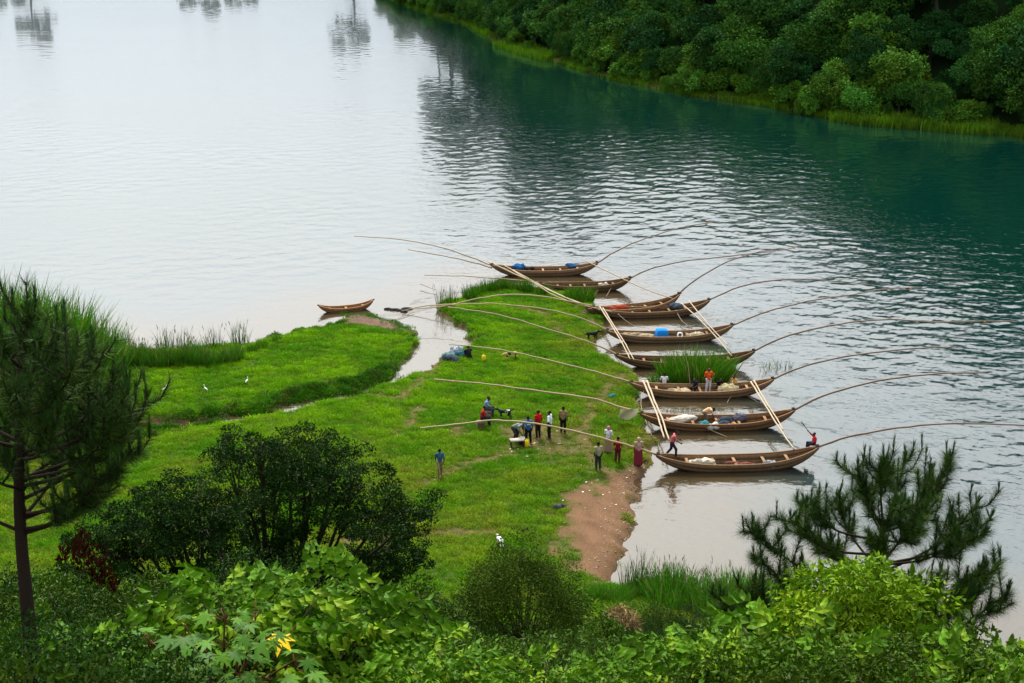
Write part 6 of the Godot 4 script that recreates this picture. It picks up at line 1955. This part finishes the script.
	# ---- bush with yellow tips in the middle ----
	var mid := make_shrub("round_bush", 1020, 3.1, 3.6, 58, 400, 0.075, leaf_kite(0.42), Color(0.062, 0.115, 0.010), Color(0.085, 0.125, 0.012), 0.1, "round dark bush with yellowish shoot tips at the end of the bare beach", "bush", "")
	stand_at(mid, Vector3(0.30, 14.82, -35.00), 3.6)
	# ---- bush with lime hanging leaves in front of the pine ----
	var lm := make_shrub("lime_bush", 1021, 1.9, 2.3, 50, 300, 0.075, leaf_long(0.36, 0.15), Color(0.20, 0.34, 0.013), Color(0.24, 0.39, 0.013), 0.8, "lime green bush with hanging leaves in front of the pine", "bush", "")
	stand_at(lm, Vector3(4.37, 23.84, -16.40), 2.3)
	# ---- shrubs covering the slope ----
	var protos := []
	for tone in 2:
		var k := 1.0 if tone == 0 else 1.7
		protos.append(make_shrub("leafy_shrub", 1030 + tone * 10, 2.0, 1.7, 26, 120, 0.085, leaf_kite(0.5), Color(0.050, 0.100, 0.008) * k, Color(0.060, 0.110, 0.009) * k, 0.2, ["mid green leafy shrub among the slope's undergrowth", "light green leafy shrub among the slope's undergrowth"][tone]))
		protos.append(make_shrub("fine_leaved_shrub", 1031 + tone * 10, 2.2, 1.9, 30, 170, 0.058, leaf_kite(0.45), Color(0.022, 0.060, 0.008) * k, Color(0.028, 0.070, 0.009) * k, 0.1, ["dark fine leaved shrub among the slope's undergrowth", "mid green fine leaved shrub among the slope's undergrowth"][tone]))
		protos.append(make_shrub("hanging_leaf_shrub", 1032 + tone * 10, 1.8, 1.5, 24, 90, 0.10, leaf_long(0.42, 0.2), Color(0.066, 0.138, 0.008) * k, Color(0.078, 0.150, 0.009) * k, 0.6, ["green shrub with hanging leaves among the slope's undergrowth", "bright green shrub with hanging leaves among the slope's undergrowth"][tone]))
		protos.append(make_shrub("low_shrub", 1033 + tone * 10, 2.4, 1.2, 26, 120, 0.07, leaf_kite(0.55), Color(0.050, 0.110, 0.008) * k, Color(0.060, 0.120, 0.009) * k, 0.2, ["low spreading green shrub on the slope", "low spreading light green shrub on the slope"][tone]))
	var hs := [1.7, 1.9, 1.5, 1.2]
	var first := [true, true, true, true, true, true, true, true]
	rng.seed = 1040
	for a in [[Vector3(-19.43, 7.64, -46.22), 3, 1.00],
		[Vector3(-18.61, 6.87, -47.63), 1, 1.00],
		[Vector3(-18.30, 5.90, -49.97), 1, 1.00],
		[Vector3(-15.61, 7.55, -46.38), 0, 1.00],
		[Vector3(-15.52, 6.19, -49.56), 1, 1.00],
		[Vector3(-12.47, 8.52, -44.38), 3, 1.00],
		[Vector3(-12.88, 6.02, -48.94), 1, 1.00],
		[Vector3(-11.38, 5.90, -49.27), 3, 1.00],
		[Vector3(-9.68, 6.60, -48.37), 3, 1.00],
		[Vector3(-8.78, 5.73, -49.27), 0, 1.00],
		[Vector3(-7.12, 8.03, -45.55), 3, 1.00],
		[Vector3(-5.71, 7.80, -45.81), 3, 1.00],
		[Vector3(-4.40, 6.77, -47.20), 1, 1.00],
		[Vector3(-3.35, 6.04, -48.09), 0, 1.00],
		[Vector3(-1.90, 6.01, -48.03), 0, 1.00],
		[Vector3(-2.42, 7.18, -46.00), 1, 1.10],
		[Vector3(-1.39, 8.82, -42.00), 1, 1.00],
		[Vector3(2.19, 11.30, -38.00), 2, 1.10],
		[Vector3(1.79, 11.81, -36.00), 0, 1.00],
		[Vector3(2.31, 12.91, -33.00), 1, 1.00],
		[Vector3(1.18, 14.06, -31.00), 0, 1.00],
		[Vector3(5.05, 4.58, -50.00), 3, 1.10],
		[Vector3(5.79, 5.22, -49.00), 0, 1.00],
		[Vector3(6.88, 5.05, -49.00), 1, 1.20],
		[Vector3(5.03, 6.12, -46.00), 1, 1.10],
		[Vector3(5.68, 7.09, -44.00), 0, 1.00],
		[Vector3(6.90, 7.09, -44.00), 1, 1.10],
		[Vector3(7.43, 8.00, -42.00), 0, 1.00],
		[Vector3(8.42, 8.15, -42.00), 1, 1.00],
		[Vector3(9.60, 8.00, -42.00), 3, 1.00],
		[Vector3(3.46, 12.17, -34.00), 0, 1.00],
		[Vector3(4.14, 12.33, -34.00), 2, 1.00],
		[Vector3(4.93, 12.91, -33.00), 0, 1.00],
		[Vector3(2.59, 14.23, -30.00), 1, 1.00],
		[Vector3(2.97, 16.49, -26.00), 2, 1.10],
		[Vector3(3.55, 17.20, -25.00), 0, 1.00],
		[Vector3(1.76, 16.90, -25.00), 0, 1.00],
		[Vector3(1.16, 17.04, -25.00), 1, 1.00],
		[Vector3(-2.09, 17.94, -24.17), 2, 1.10],
		[Vector3(-1.33, 18.57, -22.84), 2, 1.10],
		[Vector3(-0.76, 18.15, -23.93), 2, 1.10],
		[Vector3(0.20, 17.43, -25.20), 0, 1.10],
		[Vector3(0.87, 18.32, -23.71), 0, 1.10],
		[Vector3(1.63, 17.88, -24.46), 0, 1.10],
		[Vector3(2.20, 17.82, -24.20), 0, 1.10],
		[Vector3(-1.58, 21.29, -17.62), 0, 1.20],
		[Vector3(-0.43, 20.60, -18.90), 3, 1.20],
		[Vector3(0.95, 20.96, -18.38), 3, 1.20],
		[Vector3(2.33, 20.59, -18.79), 3, 1.20],
		[Vector3(-10.96, 17.77, -28.00), 1, 1.00],
		[Vector3(-9.87, 17.93, -27.00), 0, 1.00],
		[Vector3(-9.89, 16.50, -30.00), 1, 1.00],
		[Vector3(-8.50, 17.16, -28.00), 0, 1.00],
		[Vector3(-7.83, 20.05, -22.00), 1, 1.00],
		[Vector3(-6.98, 19.90, -22.00), 0, 1.00],
		[Vector3(-8.15, 20.41, -21.00), 0, 1.00],
		[Vector3(-6.84, 18.97, -24.00), 1, 1.00],
		[Vector3(-5.88, 23.03, -15.50), 0, 1.00],
		[Vector3(-4.38, 25.59, -11.00), 1, 1.00],
		[Vector3(-4.07, 25.52, -11.00), 0, 1.00],
		[Vector3(-3.92, 25.19, -11.50), 1, 1.00],
		[Vector3(-5.89, 22.35, -17.00), 1, 1.00],
		[Vector3(-5.27, 22.45, -16.50), 2, 0.90],
		[Vector3(-5.81, 23.41, -14.50), 2, 1.00],
		[Vector3(-5.06, 23.65, -14.00), 0, 1.00],
		[Vector3(-4.45, 23.85, -13.50), 1, 1.00],
		[Vector3(-3.83, 24.07, -13.00), 0, 1.00],
		[Vector3(-6.95, 14.72, -34.00), 1, 1.10],
		[Vector3(-7.44, 15.32, -32.00), 1, 1.00],
		[Vector3(-7.82, 15.97, -30.00), 1, 1.00],
		[Vector3(-2.17, 15.97, -30.00), 0, 1.00],
		[Vector3(-2.94, 15.04, -32.00), 1, 1.00],
		[Vector3(-1.68, 17.54, -26.00), 1, 1.00],
		[Vector3(-1.09, 18.22, -24.00), 0, 1.10],
		[Vector3(2.34, 22.23, -16.50), 2, 1.10],
		[Vector3(2.89, 21.87, -17.50), 0, 1.00],
		[Vector3(3.43, 21.26, -19.00), 2, 1.00],
		[Vector3(3.41, 24.19, -13.50), 2, 1.10],
		[Vector3(4.23, 23.71, -14.50), 0, 1.00],
		[Vector3(4.22, 24.42, -13.00), 0, 1.10],
		[Vector3(4.82, 24.09, -13.50), 2, 1.00],
		[Vector3(5.66, 23.19, -15.00), 0, 0.90],
		[Vector3(5.63, 23.65, -14.00), 0, 1.00],
		[Vector3(4.74, 24.75, -12.00), 2, 1.00],
		[Vector3(3.24, 24.84, -12.00), 0, 1.00],
		[Vector3(2.67, 24.36, -13.00), 2, 1.00],
		[Vector3(2.86, 24.75, -12.00), 0, 1.00],
		[Vector3(2.27, 24.15, -13.00), 0, 1.00],
		[Vector3(1.66, 23.49, -14.00), 3, 1.00],
		[Vector3(5.41, 22.50, -17.50), 0, 0.90],
		[Vector3(4.60, 21.85, -19.00), 1, 0.90],
		[Vector3(5.02, 23.29, -17.00), 2, 0.80]]:
		var k: int = a[1] + (4 if rng.randf() < 0.4 else 0)
		var o: Node3D = protos[k]
		if not first[k]:
			o = copy_of(protos[k], "", Vector3.ZERO, 0.0)
		first[k] = false
		stand_at(o, a[0], hs[a[1]], rng.randf() * TAU, a[2])
	# ---- broad leaved shrubs with large single leaves ----
	var fr := [frond(1050, 4, 0.9, FROND_GREENS[0]), frond(1051, 3, 1.2, FROND_GREENS[1]), frond(1052, 4, 1.0, FROND_GREENS[2]), frond(1053, 3, 0.7, FROND_GREENS[3])]
	var b1 := leaf_bush("broad_leaved_shrub", 1060, 3.6, 2.6, 2.6, 290, 0.42, fr, "big shrub with arching bright compound leaves below the dark spreading trees", 0.16)
	stand_at(b1, Vector3(-2.77, 22.50, -18.50), 2.6)
	var b2 := leaf_bush("broad_leaved_shrub", 1061, 3.0, 2.0, 2.2, 180, 0.34, fr, "wide shrub with arching compound leaves below the lime bush", 0.15)
	stand_at(b2, Vector3(3.30, 23.56, -15.00), 2.0, 1.0, 1.15)
	var b3 := leaf_bush("broad_leaved_shrub", 1062, 2.4, 1.9, 2.0, 130, 0.30, fr, "shrub with compound leaves at the foot of the pine beside the lake", 0.14)
	stand_at(b3, Vector3(5.26, 23.17, -15.50), 1.9, 2.0, 1.15)
	var b4 := leaf_bush("broad_leaved_shrub", 1063, 2.2, 1.8, 1.8, 120, 0.34, fr, "shrub with compound leaves between the castor plant and the tall pine trunk", 0.14)
	stand_at(b4, Vector3(-4.43, 22.65, -17.50), 1.8, 0.7, 1.0)
	var more := [[b1, 2.6, Vector3(-3.69, 23.10, -17.00), "big shrub with arching compound leaves just behind the castor plant"], [b2, 2.0, Vector3(2.20, 24.07, -13.60), "shrub with compound leaves in front of the tall bank grass"], [b3, 1.9, Vector3(3.58, 24.57, -12.60), "low shrub with compound leaves under the lime bush's front"], [b3, 1.9, Vector3(4.66, 24.42, -12.80), "low shrub with compound leaves at the lake side of the slope"], [b4, 1.8, Vector3(-1.04, 22.74, -16.00), "shrub with compound leaves beside the big arching one, below the round bush"], [b3, 1.9, Vector3(0.38, 23.32, -14.50), "low shrub with compound leaves under the round yellow tipped bush"], [b4, 1.8, Vector3(1.59, 22.75, -15.50), "low shrub with compound leaves below the dry heap"], [b4, 1.8, Vector3(-5.13, 23.55, -14.60), "shrub with compound leaves beside the slim pine trunk"]]
	for a in more:
		var o := copy_of(a[0], a[3], Vector3.ZERO, 0.0)
		stand_at(o, a[2], a[1], rng.randf() * TAU, 1.2)
	castor(on_ground(-3.55, -15.20), [Vector3(-3.94, 23.41, -15.20), Vector3(-3.49, 23.47, -15.40), Vector3(-3.07, 23.32, -15.00), Vector3(-4.04, 23.24, -14.80), Vector3(-3.20, 23.16, -14.70), Vector3(-2.79, 23.17, -15.50), Vector3(-4.49, 22.97, -15.60), Vector3(-3.57, 23.42, -14.60), Vector3(-4.58, 22.98, -15.00), Vector3(-2.87, 23.01, -14.80), Vector3(-3.72, 23.25, -14.40), Vector3(-3.40, 23.38, -14.90), Vector3(-3.21, 23.25, -15.80), Vector3(-2.62, 22.99, -15.10)])
	# red leaved shrub
	var red := make_shrub("red_shrub", 1070, 1.4, 1.2, 14, 90, 0.09, leaf_kite(0.5), Color(0.05, 0.012, 0.008), Color(0.07, 0.018, 0.01), 0.2, "small dark red leaved shrub beside the dark spreading trees", "shrub", "")
	stand_at(red, Vector3(-10.20, 17.27, -30.00), 1.2, 0.0, 0.4)
	# heap of dry thatch by the bank
	rng.seed = 1080
	var hb := Vector3(3.58, 8.97, -42.00)
	var hg := on_ground(hb.x, hb.z)
	var heap_thing := thing("dry_heap", "brown heap of dry cuttings on the bank between the bushes", "heap", hg)
	var hh := maxf(0.8, hb.y - hg.y)
	var hp := Shape.new()
	hp.lump(Vector3(0, hh * 0.3, 0), Vector3(0.62, hh * 0.6, 0.55), Color(0.14, 0.095, 0.045), 0.5, noise_a, 18)
	part("core", hp.mesh(), M.ground, heap_thing)
	var straw := leaves_of(leaf_kite(0.12, 0.02))
	for k in 1500:
		var d := rand_dir()
		d.y = absf(d.y)
		var sdir := (rand_dir() + Vector3(0, -0.4, 0)).normalized()
		straw.add(along(sdir, rng.randf() * TAU), Vector3(d.x * 0.64, hh * (0.3 + d.y * 0.64), d.z * 0.58) * rng.randf_range(0.9, 1.06), rng.randf_range(0.15, 0.34), vary(Color(0.24, 0.17, 0.065), 0.45, 0.1))
	part("straw", straw.mesh(), M.tint, heap_thing)
	# undergrowth covering the soil of the slope
	rng.seed = 1090
	var ug := leaves_of(leaf_kite(0.5))
	for k in 60:
		var d := rand_dir()
		d.y = absf(d.y)
		ug.add(along((d + rand_dir() * 0.6).normalized(), rng.randf() * TAU), d * Vector3(0.9, 0.6, 0.9) * pow(rng.randf(), 0.4), rng.randf_range(0.16, 0.3), vary(Color(1, 1, 1), 0.25, 0.1))
	var um := ug.mesh()
	var xfs := []
	var cols := []
	while xfs.size() < 9000:
		var x := rng.randf_range(-26.0, 27.0)
		var z := rng.randf_range(-60.0, -11.0)
		if absf(x) > 6.0 - z * 0.42 or grid_at(land_sd, x, z) < 0.3 or grid_at(bare, x, z) > 0.4:
			continue
		var p := on_ground(x, z)
		if p.y < 0.45:
			continue
		var sc := rng.randf_range(0.25, 0.6) * smoothstep(0.3, 3.0, p.y) + 0.15
		xfs.append(Transform3D(Basis(Vector3.UP, rng.randf() * TAU).scaled(Vector3(sc, sc, sc)), p))
		cols.append(vary(Color(0.026, 0.066, 0.006).lerp(fresh, rng.randf() * 0.3), 0.3, 0.15))
	stuff("undergrowth", um, M.leaf, xfs, cols, "dense low leafy undergrowth covering the near slope", "undergrowth")

func dark_tree(called: String, label: String, base: Vector3, lobes: Array, seed_: int) -> void:
	rng.seed = seed_
	var t := thing(called, label, "tree", base, 0.0, "")
	var s := Shape.new()
	var bark := Color(0.07, 0.055, 0.042)
	var l := leaves_of(leaf_kite(0.5))
	var n := lobes.size()
	for k in n:
		var e: Vector3 = lobes[k][0] - base
		var r: float = lobes[k][1]
		var lean := Vector3(signf(e.x) * 0.35, 0, 0)
		var fork := Vector3(e.x * 0.22, e.y * 0.38, e.z * 0.2) + lean + rand_dir() * 0.2
		var pts := curve_pts([Vector3(signf(e.x) * 0.12, -0.4, rng.randf_range(-0.15, 0.15)), fork, e.lerp(fork, 0.35) + rand_dir() * 0.2, e], 4)
		s.tube(pts, taper(pts.size(), 0.11, 0.02), 7, bark)
		for q in 5:
			var d := rand_dir()
			d.y *= 0.4
			var e2 := e + d * r * 0.9
			var pt2 := curve_pts([pts[pts.size() - 4], e.lerp(e2, 0.4), e2], 3)
			s.tube(pt2, taper(pt2.size(), 0.03, 0.008), 5, bark)
		var subs := 15
		for q in subs:
			var o := rand_dir() * Vector3(1.1, 0.5, 1.1) * r * rng.randf_range(0.4, 1.25)
			var cc := vary(Color(0.020, 0.054, 0.008), 0.3, 0.12)
			lobe_leaves(l, e + o, Vector3(0.46, 0.19, 0.46) * r * rng.randf_range(0.6, 1.2), 160, 0.10, cc, o.normalized() + Vector3(0, 0.3, 0), 0.1)
	part("trunk", s.mesh(), M.bark, t)
	part("crown", l.mesh(), M.leaf, t)

func castor(base: Vector3, tips: Array) -> void:
	rng.seed = 1100
	var t := thing("castor_plant", "plant with star shaped leaves and one yellow leaf on reddish stalks", "plant", base)
	var greens := [palmate(Color(0.042, 0.115, 0.010)), palmate(Color(0.060, 0.145, 0.012)), palmate(Color(0.032, 0.090, 0.010))]
	var yellow := palmate(Color(0.62, 0.40, 0.01))
	for k in tips.size():
		var e: Vector3 = tips[k] - base
		var s := Shape.new()
		var pts := curve_pts([Vector3(0, -0.2, 0), Vector3(e.x * 0.4, e.y * 0.6, e.z * 0.4), e], 4)
		s.tube(pts, taper(pts.size(), 0.022, 0.009), 6, Color(0.13, 0.05, 0.025))
		part("stem", s.mesh(), M.bark, t)
		for q in 5:
			var a := rng.randf() * TAU
			var out := Vector3(cos(a), 0, sin(a))
			var p := e + out * rng.randf_range(0.05, 0.22) + Vector3(0, rng.randf_range(-0.15, 0.1), 0)
			var st := Shape.new()
			st.tube(PackedVector3Array([e + Vector3(0, -0.12, 0), p]), PackedFloat32Array([0.007, 0.005]), 5, Color(0.15, 0.06, 0.03))
			part("leaf_stalk", st.mesh(), M.bark, t)
			# blade slopes outward and down
			var y := (out + Vector3(0, -0.35 + rng.randf_range(-0.3, 0.3), 0)).normalized()
			var z := (Vector3.DOWN - y * Vector3.DOWN.dot(y)).normalized()
			var sc := rng.randf_range(0.22, 0.36)
			var is_yellow := k == 5 and q == 0
			var lf := part("leaf", yellow if is_yellow else greens[rng.randi() % 3], M.leaf, t, Transform3D(Basis(y.cross(z), y, z).scaled_local(Vector3(sc, sc, sc)), p))
			if is_yellow:
				lf.set_meta("label", "single bright yellow star shaped leaf")
				# turned up toward the light
				lf.transform = Transform3D(Basis(Vector3.RIGHT, 1.9).scaled_local(Vector3(0.36, 0.36, 0.36)), p + Vector3(-0.15, 0.05, 0.3))
